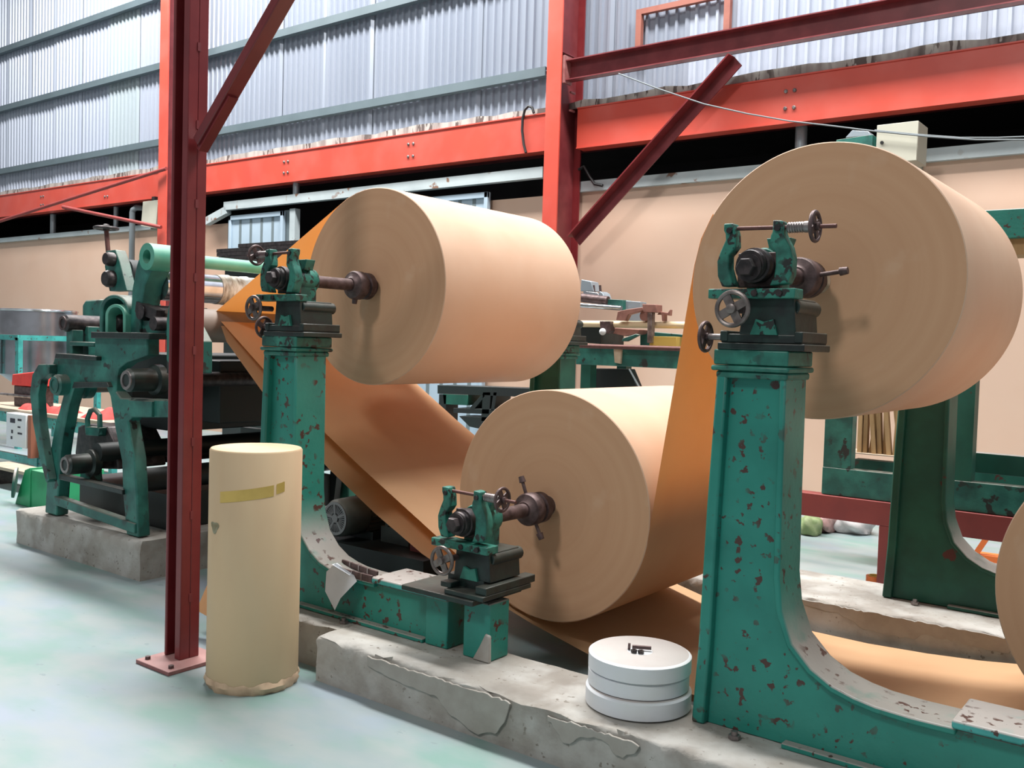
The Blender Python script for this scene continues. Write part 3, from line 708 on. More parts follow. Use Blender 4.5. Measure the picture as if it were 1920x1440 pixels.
patch(TC.x, TC.y, tr + .0012, va + .44, va + .64, .905, .95, tilt=.01).build('tape_strip', 'tape', t)
st = MB(); vs = []; seg = 18
for k in range(seg):
    a = 2 * PI * k / seg; rr = .03 * (1 + .25 * math.sin(3 * a))
    an_ = va - 1.0 + rr * math.cos(a) / tr
    vs.append((TC.x + (tr + .0012) * math.cos(an_), TC.y + (tr + .0012) * math.sin(an_), .745 + rr * .85 * math.sin(a)))
st._add(vs, [list(range(seg))]); st.build('stain_mark', 'stain', t)
# three white rolls on the plinth
W = at(1199, 1222, Z=.412); wr = .19
zc = .214
for k, (h, dx_, dy_, lab) in enumerate(((.07, .004, -.006, 'white paper roll lying on the plinth, bottom of the stack of three'), (.062, -.004, .006, 'white paper roll in the middle of the stack of three'), (.066, 0, .004, 'white paper roll on top of the stack of three, bolts lying on it'))):
    t = thing('white_paper_roll', (W.x + dx_, W.y + dy_, zc), lab, 'paper roll', 'white rolls on the plinth')
    wk = (.205, .197, .2)[k]; mb = MB(); mb.lathe((W.x + dx_, W.y + dy_, zc), (0, 0, 1), [(wk - .008, 0), (wk, .005), (wk, h - .006), (wk - .009, h)], 72); mb.build('roll_side', 'white', t)
    e = MB(); e.lathe((W.x + dx_, W.y + dy_, zc + h), (0, 0, 1), [(wk - .010, -.0005), (wk - .013, .001), (.05, .001), (.046, -.003), (.03, -.003), (.0, -.003)], 64); e.build('roll_end', 'whiteend', t)
    if k == 2:
        pass
    zc += h + .001
b1 = MB(); b1.cyl((W.x - .03, W.y - .005, zc + .012), (W.x + .035, W.y + .03, zc + .012), .008, 8); b1.lathe((W.x - .036, W.y - .008, zc + .012), (-.88, -.47, 0), [(.013, 0), (.013, .01)], 6)
tag(b1.build('loose_bolt', 'iron_rust'), 'rusty bolt lying on the topmost white roll', 'bolt')
for dx_, dy_, lb in ((-.005, -.035, 'small dark nut on the topmost white roll, next to the bolt head'), (.02, -.024, 'small dark nut on the topmost white roll, beside the middle of the bolt shank')):
    n_ = MB(); n_.ring((W.x + dx_, W.y + dy_, zc + .001), (0, 0, 1), .012, .006, .012, 6)
    tag(n_.build('loose_nut', 'iron'), lb, 'nut', 'nuts on the white roll')
# grey sheet of paper draped over the left bed, with two metal rules
pts = [at(x_, y_, Y=3.17) for x_, y_ in ((612, 1072), (622, 1058), (655, 1078), (668, 1090), (645, 1120), (636, 1142), (612, 1108))]
dp = MB(); dp._add([(p.x, 3.17 + .03 * math.sin(i), p.z) for i, p in enumerate(pts)], [list(range(len(pts)))])
pt2 = [at(622, 1058, Y=3.17), at(655, 1078, Y=3.17), at(672, 1082, Y=3.32), at(636, 1055, Y=3.32)]
dp._add([tuple(p) for p in pt2], [(0, 1, 2, 3)])
tag(dp.build('draped_paper_sheet', 'sheet'), 'pale grey paper sheet hanging over the bed curve of the stand by the tube', 'paper')
for (a_, b_, y_, lab) in (((626, 1068), (698, 1086), 3.21, 'brown ribbed strip lying on the left bed, beside the draped paper'), ((642, 1055), (708, 1078), 3.32, 'brown ribbed strip lying askew on the left bed behind another strip')):
    a = at(*a_, Y=y_); b = at(*b_, Y=y_ - .02)
    t = thing('ribbed_strip', a, lab, 'strip', 'ribbed strips')
    MB().bar(a, b, .012, .035).build('strip_body', 'iron_rust', t, bevel=.002)
    for k in range(1, 4):
        p = a.lerp(b, k / 4); MB().box(p.x - .004, p.x + .004, p.y - .009, p.y + .009, p.z - .018, p.z + .018).build('clip', 'steel', t)
# electric motor behind the left bed
mc = at(629, 972, Y=4.02); mr = .118
t = thing('electric_motor', (mc.x, 4.2, .0), 'dark grey electric motor with slotted fan cowl under the paper sheets', 'motor')
ca = MB(); ca.lathe(mc, (0, 1, 0), [(mr * .86, 0), (mr, .02), (mr * 1.04, .16), (mr * 1.02, .19)], 40); ca.build('fan_cowl', 'motor', t)
gr = MB(); gr.ring(mc + Vector((0, -.006, 0)), (0, 1, 0), mr * .88, mr * .74, .008, 40); gr.lathe(mc + Vector((0, -.008, 0)), (0, 1, 0), [(mr * .22, 0), (mr * .22, .01)], 20)
for k in range(5):
    a = 2 * PI * k / 5 + .4; v = Vector((math.cos(a), 0, math.sin(a))); gr.bar(mc + Vector((0, -.003, 0)) + v * mr * .2, mc + Vector((0, -.003, 0)) + v * mr * .78, .014, .006, up=(0, 1, 0))
g_ = gr.build('grille_frame', 'grille', t)
for k in range(5):
    a0 = 2 * PI * k / 5 + .4
    for j in range(1, 7):
        a = a0 + 2 * PI / 5 * j / 7; v = Vector((math.cos(a), 0, math.sin(a)))
        MB().bar(mc + Vector((0, -.002, 0)) + v * mr * .3, mc + Vector((0, -.002, 0)) + v * mr * .75, .0045, .003, up=(0, 1, 0)).build('grille_bar', 'grille', g_)
MB().lathe(mc + Vector((0, -.0005, 0)), (0, 1, 0), [(mr * .8, 0), (mr * .8, .001)], 32).build('fan_dark_disc', 'black', t)  # black disc stands in for the shade inside the cowl
bd = MB(); bd.lathe(mc + Vector((0, .19, 0)), (0, 1, 0), [(mr * .88, 0), (mr * .88, .24), (mr * .6, .27), (mr * .3, .3)], 32)
for k in range(20):
    a = 2 * PI * k / 20; v = Vector((math.cos(a), 0, math.sin(a))); bd.bar(mc + v * mr * .93 + Vector((0, .2, 0)), mc + v * mr * .93 + Vector((0, .42, 0)), .006, .03, up=v)
bd.build('motor_body', 'motor', t)
MB().box(mc.x - .07, mc.x + .07, mc.y + .24, mc.y + .4, mc.z + .09, mc.z + .17).build('terminal_box', 'green_mach', t, bevel=.006)
MB().box(mc.x - .13, mc.x + .13, mc.y + .2, mc.y + .44, mc.z - mr - .03, mc.z - mr + .02).build('foot', 'blackmach', t)
bz = mc.z - mr - .03
MB().box(mc.x - .2, mc.x + .75, mc.y + .0, mc.y + .6, .0, bz).build('base_block', 'blackmach', t)
g2 = MB(); g2.cyl((mc.x + .28, mc.y + .25, mc.z - .06), (mc.x + .28, mc.y + .5, mc.z - .06), .075, 24); g2.box(mc.x + .18, mc.x + .42, mc.y + .22, mc.y + .5, bz, mc.z - .05)
g2.torus((mc.x + .28, mc.y + .24, mc.z - .06), (0, 1, 0), .06, .02, 20, 8); g2.build('gear_case', 'motor', t)
MB().box(mc.x + .5, mc.x + .62, mc.y + .15, mc.y + .4, bz, bz + .05).build('bracket', 'redbrown', t)
# orange paper scrap behind the tube
sc = MB(); p = [at(368, 1144, Y=2.98), at(392, 1088, Y=2.98), at(396, 1160, Y=3.0)]; p[0].z = max(p[0].z, .01); p[2].z = max(p[2].z, .004)
sc._add([tuple(q) for q in p] + [(p[1].x + .1, p[1].y + .02, p[1].z - .08), (p[2].x + .1, p[2].y + .0, .004)], [(0, 1, 2), (1, 3, 4, 2)])
tag(sc.build('paper_scrap', 'web'), 'torn orange brown paper scrap on the floor behind the tall tube', 'paper scrap')

# ================================================================== old green cutting machine on its concrete block
YF = 3.42
mach = thing('cutting_machine', (-6.4, 4.4, .255), 'old green cast iron cutting machine on a concrete block, three sheets running into it', 'machine')
FR = px_poly([(177, 628), (276, 630), (276, 667), (236, 680), (221, 692), (218, 705), (217, 735), (226, 746), (318, 750), (318, 783), (246, 783), (240, 790), (246, 825), (252, 860), (256, 930), (259, 1003), (237, 990), (230, 925), (228, 865), (216, 806), (206, 742), (196, 720), (140, 720), (128, 760), (117, 815), (112, 850), (110, 900), (106, 948), (84, 945), (88, 890), (94, 845), (104, 790), (110, 772), (118, 742), (110, 728), (97, 720), (96, 690), (103, 667), (177, 674)], YF)
zmin = min(z for x_, z in FR)
FR = [(x_, max(z, .262)) if z > .4 else (x_, .262) for x_, z in FR]
MB().prism(FR, YF, YF + .09).build('side_frame', 'green_mach', mach, bevel=.01)
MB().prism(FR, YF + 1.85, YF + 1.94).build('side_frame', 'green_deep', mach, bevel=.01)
def mpx(pts, y0, y1, name, m, bevel=.005): return MB().prism(px_poly(pts, y0), y0, y1).build(name, m, mach, bevel=bevel)
mpx([(72, 683), (60, 703), (56, 738), (61, 790), (72, 850), (86, 905), (92, 900), (82, 845), (74, 790), (71, 740), (76, 712), (92, 700), (92, 683)], 3.36, 3.42, 'guard_arm', 'green_mach')
mpx([(170, 622), (279, 624), (279, 636), (170, 634)], 3.38, 3.56, 'table_plate', 'green_dark')
mpx([(104, 662), (180, 668), (180, 676), (102, 672)], 3.38, 3.5, 'ledge', 'green_dark')
mpx([(110, 889), (229, 918), (229, 928), (110, 899)], 3.4, 3.46, 'stretcher', 'green_dark')
mpx([(100, 930), (252, 982), (252, 1001), (100, 946)], 3.405, 3.47, 'base_rail', 'green_mach')
mpx([(240, 750), (284, 752), (284, 782), (244, 781)], 3.40, 3.43, 'bracket_box', 'green_mach')
mpx([(138, 716), (200, 716), (204, 726), (134, 728)], 3.39, 3.43, 'arch_rib', 'green_dark')
def bearing(px, py, y, r, ln, m='green_dark', ring='steel', name='bearing'):
    c_ = at(px, py, Y=y); b_ = MB(); b_.lathe(c_, (0, 1, 0), [(r * .8, 0), (r, .015), (r, ln), (r * 1.35, ln + .01), (r * 1.35, ln + .06)], 24)
    p_ = b_.build(name, m, mach)
    MB().ring(c_ + Vector((0, -.006, 0)), (0, 1, 0), r * .82, r * .55, .012, 24).build('bearing_ring', ring, p_)
    return c_
def shaft(c_, y0, y1, r, name='shaft', m='iron'):
    return MB().cyl((c_.x, y0, c_.z), (c_.x, y1, c_.z), r, 24).build(name, m, mach)
c1 = bearing(122, 872, 3.30, .07, .16); shaft(c1, 3.32, 5.3, .045)
c2 = bearing(237, 713, 3.30, .075, .18); shaft(c2, 3.32, 5.3, .05)
c3 = bearing(102, 722, 3.34, .075, .2, 'green_mach', 'green_mach'); shaft(c3, 3.36, 5.3, .06, m='rollgrey')
c4 = bearing(118, 606, 3.46, .062, .3, 'iron', 'iron_rust')
mpx([(124, 618), (136, 618), (136, 668), (124, 666)], 3.5, 3.58, 'pedestal', 'green_mach'); mpx([(148, 612), (165, 612), (165, 668), (148, 668)], 3.6, 3.7, 'pedestal', 'green_mach')
mpx([(130, 640), (176, 642), (176, 650), (130, 648)], 3.48, 3.6, 'rail', 'green_mach')
# gear cover behind
mpx([(154, 572), (160, 563), (196, 561), (196, 622), (154, 616)], 3.95, 4.25, 'gear_cover', 'green_mach', .012)
# arched bearing stand
def arch(cx, cy, ro, ri, yb, n=16):
    o_ = [(cx - ro, yb)] + [(cx + ro * math.cos(PI - PI * k / n), cy - ro * 1.15 * math.sin(PI * k / n)) for k in range(n + 1)] + [(cx + ro, yb)]
    i_ = [(cx + ri, yb)] + [(cx + ri * math.cos(PI * k / n), cy - ri * 1.15 * math.sin(PI * k / n)) for k in range(n + 1)] + [(cx - ri, yb)]
    return o_ + i_
mpx(arch(213, 583, 27, 21, 626), 3.46, 3.72, 'bearing_arch', 'green_mach', .008)
mpx(arch(216, 592, 19, 14, 626), 3.44, 3.6, 'bearing_arch', 'green_light', .004)
c5 = at(215, 606, Y=3.5); MB().lathe(c5, (0, 1, 0), [(.05, 0), (.065, .02), (.065, .3)], 24).build('journal', 'iron', mach); shaft(c5, 3.6, 5.3, .05)
# slanted screw bracket with lying handwheel
mpx([(199, 470), (216, 468), (224, 490), (237, 545), (205, 546), (196, 500)], 3.62, 3.7, 'screw_bracket', 'green_mach')
for (kx, ky, kr) in ((197, 485, .05), (196, 522, .06)):
    MB().lathe(at(kx, ky, Y=3.56), (0, 1, 0), [(kr * .8, 0), (kr, .02), (kr, .1)], 20).build('knob', 'iron', mach)
hw = at(199, 428, Y=3.66)
handwheel(hw, (0, 0, 1), .088, mach, m='iron')
MB().cyl(hw, at(203, 474, Y=3.66), .016, 12).build('screw', 'rod', mach)
MB().cyl(at(236, 512, Y=4.15), at(236, 512, Y=4.15) + Vector((0, .12, 0)), .11, 24).build('pulley', 'blackmach', mach)
# hooked arm with the long cross tube
mpx([(263, 474), (255, 500), (247, 545), (243, 627), (262, 627), (263, 582), (270, 535), (284, 504)], 3.48, 3.62, 'hook_arm', 'green_mach', .01)
ct = at(275, 481, Y=3.45)
rg = MB(); rg.ring((ct.x, 3.45, ct.z), (0, 1, 0), .088, .045, .36, 28); rg.build('tube_boss', 'green_light', mach)
MB().cyl((ct.x, 3.5, ct.z), (ct.x, 5.3, ct.z), .044, 24).build('cross_tube', 'green_light', mach)
yc_ = 4.62
cl = MB(); cl.cyl((ct.x, yc_, ct.z), (ct.x, yc_ + .13, ct.z), .07, 20); cl.box(ct.x + .01, ct.x + .09, yc_ + .03, yc_ + .1, ct.z - .12, ct.z - .02); k_ = cl.build('clamp', 'cream', mach)
MB().cyl((ct.x, yc_ + .06, ct.z + .05), (ct.x + .04, yc_ + .3, ct.z + .24), .016, 10).build('clamp_lever', 'rod', k_)
MB().sphere((ct.x + .05, yc_ + .07, ct.z - .06), .022).build('clamp_bolt', 'cream', k_)
# chrome roller wrapped with tape, guide roller
cr = at(300, 535, Y=3.62)
MB().cyl((cr.x, 3.62, cr.z), (cr.x, 4.05, cr.z), .1, 40).build('print_roller', 'chrome', mach)
MB().cyl((cr.x, 4.05, cr.z), (cr.x, 5.25, cr.z), .104, 40).build('taped_roller', 'tapewrap', mach)
for k in range(7):
    yy = 4.1 + k * .16; MB().lathe((cr.x, yy, cr.z), (.12, 1, .05), [(.1045, 0), (.107, .004), (.107, .05), (.1045, .054)], 36).build('tape_band', 'white' if k % 2 else 'tapewrap', mach)
MB().cyl((G[0], 3.55, G[1]), (G[0], 5.3, G[1]), G[2] - .003, 40).build('guide_roller', 'rollgrey', mach)
MB().cyl((G[0], 3.42, G[1]), (G[0], 3.55, G[1]), .045, 20).build('roller_journal', 'iron', mach)
mpx([(318, 560), (330, 560), (372, 640), (372, 700), (312, 700), (312, 600)], 3.44, 3.54, 'roller_bracket', 'green_mach')
# lower clamp cluster near the hook arm
lc = MB(); p_ = at(262, 585, Y=3.46); lc.cyl(p_, p_ + Vector((0, .5, 0)), .05, 18); q_ = at(290, 590, Y=3.5); lc.cyl(q_, q_ + Vector((0, .3, 0)), .035, 16); lc.bar(at(262, 575, Y=3.5), at(300, 592, Y=3.5), .06, .07); lc.build('clamp_cluster', 'iron', mach)
mpx([(262, 600), (312, 602), (312, 630), (262, 628)], 3.5, 3.6, 'roller_seat', 'green_mach')
# gearbox between the legs with lifting ring
mpx([(146, 800), (160, 795), (200, 800), (214, 830), (222, 880), (150, 878), (140, 850)], 3.62, 4.0, 'gearbox', 'iron', .012)
rp = [at(165, 812, Y=3.58), at(164, 785, Y=3.58), at(170, 770, Y=3.58), at(178, 768, Y=3.58), at(187, 778, Y=3.58), at(188, 815, Y=3.58)]
MB().tube(rp, .018, 10).build('lifting_ring', 'green_mach', mach)
mpx([(160, 800), (186, 802), (184, 818), (160, 816)], 3.56, 3.62, 'ring_foot', 'green_mach')
mpx([(150, 880), (166, 884), (168, 905), (150, 900)], 3.5, 3.6, 'gearbox_foot', 'green_mach')
# cross members and black boxes added for the shade inside the machine
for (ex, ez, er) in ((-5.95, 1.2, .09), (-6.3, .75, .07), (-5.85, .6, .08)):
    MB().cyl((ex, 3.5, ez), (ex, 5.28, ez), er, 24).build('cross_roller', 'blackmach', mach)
MB().box(-6.75, -6.0, 3.9, 5.2, .9, 1.45).build('shade_block', 'blackmach', mach, bevel=.01)
MB().box(-5.98, -5.6, 4.0, 5.2, .98, 1.42).build('inner_shade_block', 'blackmach', mach, bevel=.01)
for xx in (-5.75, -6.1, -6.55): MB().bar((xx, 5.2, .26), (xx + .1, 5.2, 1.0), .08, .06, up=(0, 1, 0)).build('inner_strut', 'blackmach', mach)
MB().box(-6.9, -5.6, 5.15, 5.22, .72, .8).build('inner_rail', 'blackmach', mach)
dp_ = at(297, 933, Y=4.3); MB().cyl((dp_.x, 4.3, dp_.z), (dp_.x, 5.6, dp_.z), .07, 20).build('drain_pipe', 'bluegrey', mach)
MB().box(-6.9, -5.75, 3.7, 5.2, .26, .5).build('low_shade_block', 'blackmach', mach)  # black box standing in for the shade low in the machine

# ================================================================== far left corner
vc = at(72, 640, Y=6.6)
rim = at(72, 583, Y=6.6).z; vb = at(72, 720, Y=6.6).z
t = thing('steel_vat', (vc.x, 6.6, vb), 'large stainless steel vat held in a turquoise frame near the beige wall', 'vat')
MB().lathe((vc.x, 6.6, vb), (0, 0, 1), [(.3, 0), (.5, .15), (.5, rim - vb), (.48, rim - vb), (.48, .2)], 48).build('vat_body', 'stainless', t)
MB().torus((vc.x, 6.6, rim), (0, 0, 1), .5, .018, 48, 8).build('vat_rim', 'chrome', t)
t = thing('vat_frame', (vc.x, 6.6, 0), 'turquoise square tube frame around the steel vat', 'frame')
zr_ = at(60, 634, Y=6.1).z
for yy in (6.05, 7.15): MB().box(vc.x - .62, vc.x + .62, yy - .03, yy + .03, zr_ - .035, zr_ + .035).build('rail', 'turq', t)
for xx in (vc.x - .6, vc.x + .6): MB().box(xx - .03, xx + .03, 6.05, 7.15, zr_ - .035, zr_ + .035).build('rail', 'turq', t)
for xx, yy in ((vc.x - .6, 6.05), (vc.x + .6, 6.05), (vc.x - .05, 6.05), (vc.x - .6, 7.15), (vc.x + .6, 7.15)): MB().box(xx - .045, xx + .045, yy - .03, yy + .03, 0, zr_).build('leg', 'turq', t)
# work table with red cloths
tz = at(60, 772, Y=5.0).z; tx0 = at(-60, 772, Y=5.0).x; tx1 = at(214, 782, Y=5.0).x
t = thing('work_table', ((tx0 + tx1) / 2, 5.3, 0), 'turquoise legged work table with pale board top behind the cutting machine', 'table')
MB().box(tx0, tx1, 5.0, 5.8, tz - .04, tz).build('table_top', 'wood', t, bevel=.004)
MB().box(tx0 + .05, tx1 - .05, 5.03, 5.07, tz - .16, tz - .04).build('apron', 'turq', t)
for xx in (tx0 + .1, (tx0 + tx1) / 2, tx1 - .1):
    for yy in (5.05, 5.72): MB().box(xx - .03, xx + .03, yy - .03, yy + .03, 0, tz - .04).build('leg', 'turq', t)
MB().box(tx0 + .1, tx1 - .1, 5.03, 5.07, .12, .2).build('stretcher', 'turq', t)
def cloth(x0p, x1p, h, y, label):
    a_ = at(x0p, 770, Y=y).x; b_ = at(x1p, 770, Y=y).x; n = 10; mb = MB(); vs = []; fs = []
    for i in range(n + 1):
        for j in range(n + 1):
            u, w_ = i / n, j / n; hh = h * math.sin(PI * u) ** .6 * math.sin(PI * w_) ** .6
            vs.append((a_ + (b_ - a_) * u, y + .3 * w_, tz + .002 + hh * (.75 + .25 * math.sin(7 * u + 5 * w_))))
    for i in range(n):
        for j in range(n): k = i * (n + 1) + j; fs.append((k, k + 1, k + n + 2, k + n + 1))
    mb._add(vs, fs); return tag(mb.build('red_cloth', 'cloth_red'), label, 'cloth', 'red cloths on the work table')
cloth(80, 106, .13, 5.05, 'crumpled red cloth on the work table behind the guard arm')
cloth(150, 190, .13, 5.05, 'crumpled red cloth on the work table seen between the machine legs')
cloth(33, 50, .12, 5.05, 'small red cloth on the work table above the white control box')
t = thing('bench_press', at(45, 760, Y=5.3), 'brown bench press with a red cover on the work table', 'press')
bx0, bx1 = at(26, 740, Y=5.25).x, at(60, 740, Y=5.25).x; bz1 = at(45, 724, Y=5.25).z; bz2 = at(45, 700, Y=5.25).z
MB().box(bx0, bx1, 5.25, 5.5, tz, bz1).build('press_body', 'iron_rust', t, bevel=.01)
MB().prism([(bx0, bz1), (bx1 + .1, bz1 + .01), (bx1 + .1, bz2 + .03), (bx0 + .02, bz2 - .02)], 5.22, 5.52).build('press_cover', 'cloth_red', t, bevel=.01)
MB().cyl((bx0 - .25, 5.22, (tz + bz1) / 2), (bx1 + .3, 5.22, (tz + bz1) / 2 + .01), .02, 12).build('press_bar', 'steel', t)
t = thing('control_box', at(40, 800, Y=4.93), 'white printed control box hung on the table front beside the machine', 'control box')
w0, w1 = at(15, 800, Y=4.9), at(52, 800, Y=4.9); wz0, wz1 = at(35, 838, Y=4.9).z, at(35, 776, Y=4.9).z
MB().box(w0.x, w1.x, 4.88, 4.99, wz0, wz1).build('box_shell', 'white', t, bevel=.006)
MB().box(w1.x + .002, w1.x + .07, 4.9, 4.985, wz0 - .1, wz1).build('side_panel', 'brick', t)
for (a_, b_, c_, d_) in ((19, 28, 785, 792), (21, 24, 806, 812), (20, 23, 818, 823), (33, 40, 786, 789), (33, 38, 800, 802), (33, 41, 812, 814)):
    p_ = at(a_, d_, Y=4.878); q_ = at(b_, c_, Y=4.878); MB().box(p_.x, q_.x, 4.877, 4.8795, p_.z, q_.z).build('print_mark', 'ink', t)
# green hopper on the floor
gb = at(60, 952, Z=0)
t = thing('green_hopper', (gb.x, gb.y, 0), 'bright green metal hopper on the floor left of the concrete block', 'hopper')
MB().box(gb.x - .02, gb.x + .32, gb.y, gb.y + .5, 0, .34).build('hopper_box', 'green_bin', t, bevel=.006)
MB().prism([(gb.x - .02, 0), (gb.x - .02, .36), (gb.x - .12, .33), (gb.x - .3, .0)], gb.y - .01, gb.y + .5).build('chute', 'green_bin', t, bevel=.006)
MB().lathe((gb.x - .26, gb.y - .02, .2), (-.5, -.85, .1), [(.14, 0), (.14, .02), (.12, .022)], 24).build('round_lid', 'green_deep', t)
pk = MB(); a_ = at(-20, 868, Y=4.5); pk.box(a_.x, at(84, 868, Y=4.5).x, 4.45, 4.7, a_.z - .03, a_.z)
t = thing('low_bench', (a_.x, 4.55, 0), 'low bench of grey brown boards behind the green hopper', 'bench')
pk.build('board', 'wood', t)
for xx in (a_.x + .15, at(70, 868, Y=4.5).x): MB().box(xx - .03, xx + .03, 4.5, 4.66, 0, a_.z - .03).build('leg', 'iron', t)

# ================================================================== behind the rolls
def fx(pts, y0, y1, name, m, parent, bevel=.004): return MB().prism(px_poly(pts, y0), y0, y1).build(name, m, parent, bevel=bevel)
YG = 7.0
t = thing('slitting_bench', (at(1190, 690, Y=YG).x, YG + .3, 0), 'green slitting bench with pale rods seen between the upper rolls', 'machine')
bz0 = at(1190, 688, Y=YG).z; bz1 = at(1190, 652, Y=YG).z; gx0 = at(1080, 660, Y=YG).x; gx1 = at(1330, 660, Y=YG).x
MB().box(gx0, gx1, YG, YG + .12, bz0, bz1).build('front_beam', 'green_mach', t, bevel=.006)
MB().box(gx0, gx1, YG + .6, YG + .72, bz0, bz1).build('rear_beam', 'green_deep', t)
for xx in (gx0 + .05, gx1 - .1):
    for yy in (YG + .01, YG + .62): MB().box(xx, xx + .1, yy, yy + .1, 0, bz0).build('leg', 'green_deep', t)
for (ay, by, r_, yy, m_) in ((605, 612, .03, YG + .1, 'brass'), (648, 655, .02, YG - .05, 'rod')):
    z_ = at(1190, (ay + by) / 2, Y=yy).z; MB().cyl((gx0 - .2, yy, z_), (gx1, yy, z_), r_, 16).build('rod', m_, t)
z_ = at(1150, 578, Y=YG + .3).z; MB().cyl((gx0 - .2, YG + .3, z_ + .03), (at(1165, 580, Y=YG + .3).x, YG + .3, z_), .022, 14).build('rod', 'chrome', t)
z_ = at(1110, 564, Y=YG + .35).z; MB().cyl((gx0 - .2, YG + .35, z_ + .03), (at(1140, 566, Y=YG + .35).x, YG + .35, z_), .04, 16).build('rod', 'iron_rust', t)
fx([(1130, 560), (1168, 562), (1168, 582), (1130, 578)], YG + .35, YG + .5, 'green_box', 'green_mach', t)
fx([(1165, 563), (1202, 566), (1200, 602), (1180, 602), (1165, 590)], YG + .4, YG + .5, 'grey_plate', 'bluegrey', t)
fx([(1214, 585), (1222, 585), (1221, 643), (1213, 643)], YG - .02, YG + .04, 'upright', 'steel', t)
fx([(1204, 570), (1230, 571), (1230, 586), (1206, 585)], YG - .03, YG + .08, 'block', 'pink', t)
fx([(1158, 584), (1175, 580), (1205, 576), (1206, 582), (1178, 590), (1172, 602), (1155, 600)], YG + .02, YG + .08, 'arm', 'pink', t)
MB().lathe(at(1208, 592, Y=YG + .05), (0, 1, 0), [(.045, 0), (.045, .05)], 18).build('knob', 'pink', t)
fx([(1236, 584), (1252, 586), (1256, 580), (1255, 592), (1246, 590), (1246, 602), (1241, 602), (1240, 590), (1232, 590)], YG + .05, YG + .1, 'bracket', 'pink', t)
fx([(1124, 602), (1144, 602), (1144, 620), (1140, 626), (1126, 624)], YG + .02, YG + .1, 'bracket', 'iron_rust', t)
MB().sphere(at(1130, 622, Y=YG), .03).build('white_knob', 'white', t)
fx([(1143, 614), (1200, 618), (1196, 626), (1170, 630), (1143, 624)], YG + .15, YG + .3, 'pink_roller', 'pink', t)
fx([(1088, 612), (1126, 614), (1126, 645), (1086, 642)], YG + .1, YG + .5, 'dark_body', 'blackmach', t)
fx([(1165, 640), (1168, 634), (1192, 626), (1198, 628), (1175, 640)], YG - .04, YG, 'lever', 'green_mach', t)
fx([(1200, 620), (1290, 628), (1290, 652), (1200, 648)], YG + .3, YG + .5, 'rear_casting', 'green_mach', t)
MB().cyl(at(1180, 692, Y=YG), (at(1200, 728, Y=YG).x, YG, at(1200, 728, Y=YG).z), .008, 8).build('stay', 'galv', t)
fx([(1100, 690), (1180, 692), (1200, 740), (1100, 740)], YG + .3, YG + .4, 'dark_fill', 'blackmach', t)  # black sheet filling the dark area under the front beam
fx([(1150, 652), (1165, 654), (1163, 682), (1152, 680)], YG - .03, YG, 'chain_guard', 'cream', t)
yb_ = MB(); p_ = at(1222, 644, Y=YG + .06); q_ = at(1273, 634, Y=YG + .06); yb_.box(p_.x, q_.x, YG + .02, YG + .12, bz1, q_.z + .01)
tag(yb_.build('yellow_box', 'yellow', bevel=.003), 'small yellow carton lying on the green slitting bench', 'box')
# heap of grey parts on the bench's left end
t = thing('parts_heap', at(1110, 560, Y=YG + .45), 'small heap of grey metal parts on the slitting bench behind the upper roll', 'parts')
for (a_, b_, c_, d_, m_) in ((1088, 1112, 524, 546, 'bluegrey'), (1092, 1125, 545, 560, 'chrome'), (1122, 1134, 546, 562, 'bluegrey')):
    fx([(a_, d_), (b_, d_), (b_ - 4, c_ + 4), (a_ + 2, c_)], YG + .42, YG + .55, 'metal_part', m_, t)
for xx in (1115, 1127): MB().cyl(at(xx, 560, Y=YG + .45), at(xx - 2, 535, Y=YG + .45), .012, 8).build('peg', 'iron_rust', t)

# dark stacker frame deep behind the left rolls
YS = 7.6
t = thing('stacker_frame', (at(860, 760, Y=YS).x, YS, 0), 'dark green machine frame far behind the gap between the rolls', 'machine')
for pts, m_ in ((([(820, 722), (1000, 728), (1000, 745), (820, 738)]), 'blackmach'), (([(830, 738), (878, 740), (876, 760), (832, 758)]), 'green_deep'), (([(905, 735), (920, 735), (916, 790), (902, 790)]), 'blackmach'), (([(925, 735), (932, 735), (926, 770), (920, 770)]), 'blackmach'), (([(850, 765), (950, 768), (950, 778), (850, 774)]), 'blackmach'), (([(880, 765), (905, 738), (910, 742), (888, 768)]), 'blackmach'), (([(1000, 700), (1052, 700), (1052, 745), (1000, 745)]), 'green_deep'), (([(860, 780), (960, 783), (950, 815), (880, 800)]), 'blackmach')):
    fx(pts, YS, YS + .25, 'frame_bar', m_, t)
for xx in (830, 1000): 
    p_ = at(xx, 740, Y=YS); MB().box(p_.x - .05, p_.x + .05, YS, YS + .2, 0, p_.z).build('leg', 'blackmach', t)

# stack of dark boards by the grey door
ps = thing('board_stack', at(480, 480, Y=7.9), 'stack of dark brown boards in front of the grey ribbed door', 'board stack')
z_ = at(480, 500, Y=7.9).z
x0_, x1_ = at(408, 480, Y=7.9).x, at(560, 480, Y=7.9).x
ztop = at(470, 456, Y=7.9).z
for k in range(6):
    zz = z_ + (ztop - z_) * k / 6; o_ = rnd.uniform(-.12, .12) if k < 5 else .2
    MB().box(x0_ + o_ + (.25 if k == 5 else 0), x1_ + o_, 7.9, 8.8, zz + .004, zz + (ztop - z_) / 6).build('board', 'iron', ps)
MB().box(x0_ + .1, x1_ - .1, 7.95, 8.75, 0, z_).build('trestle', 'blackmach', ps)

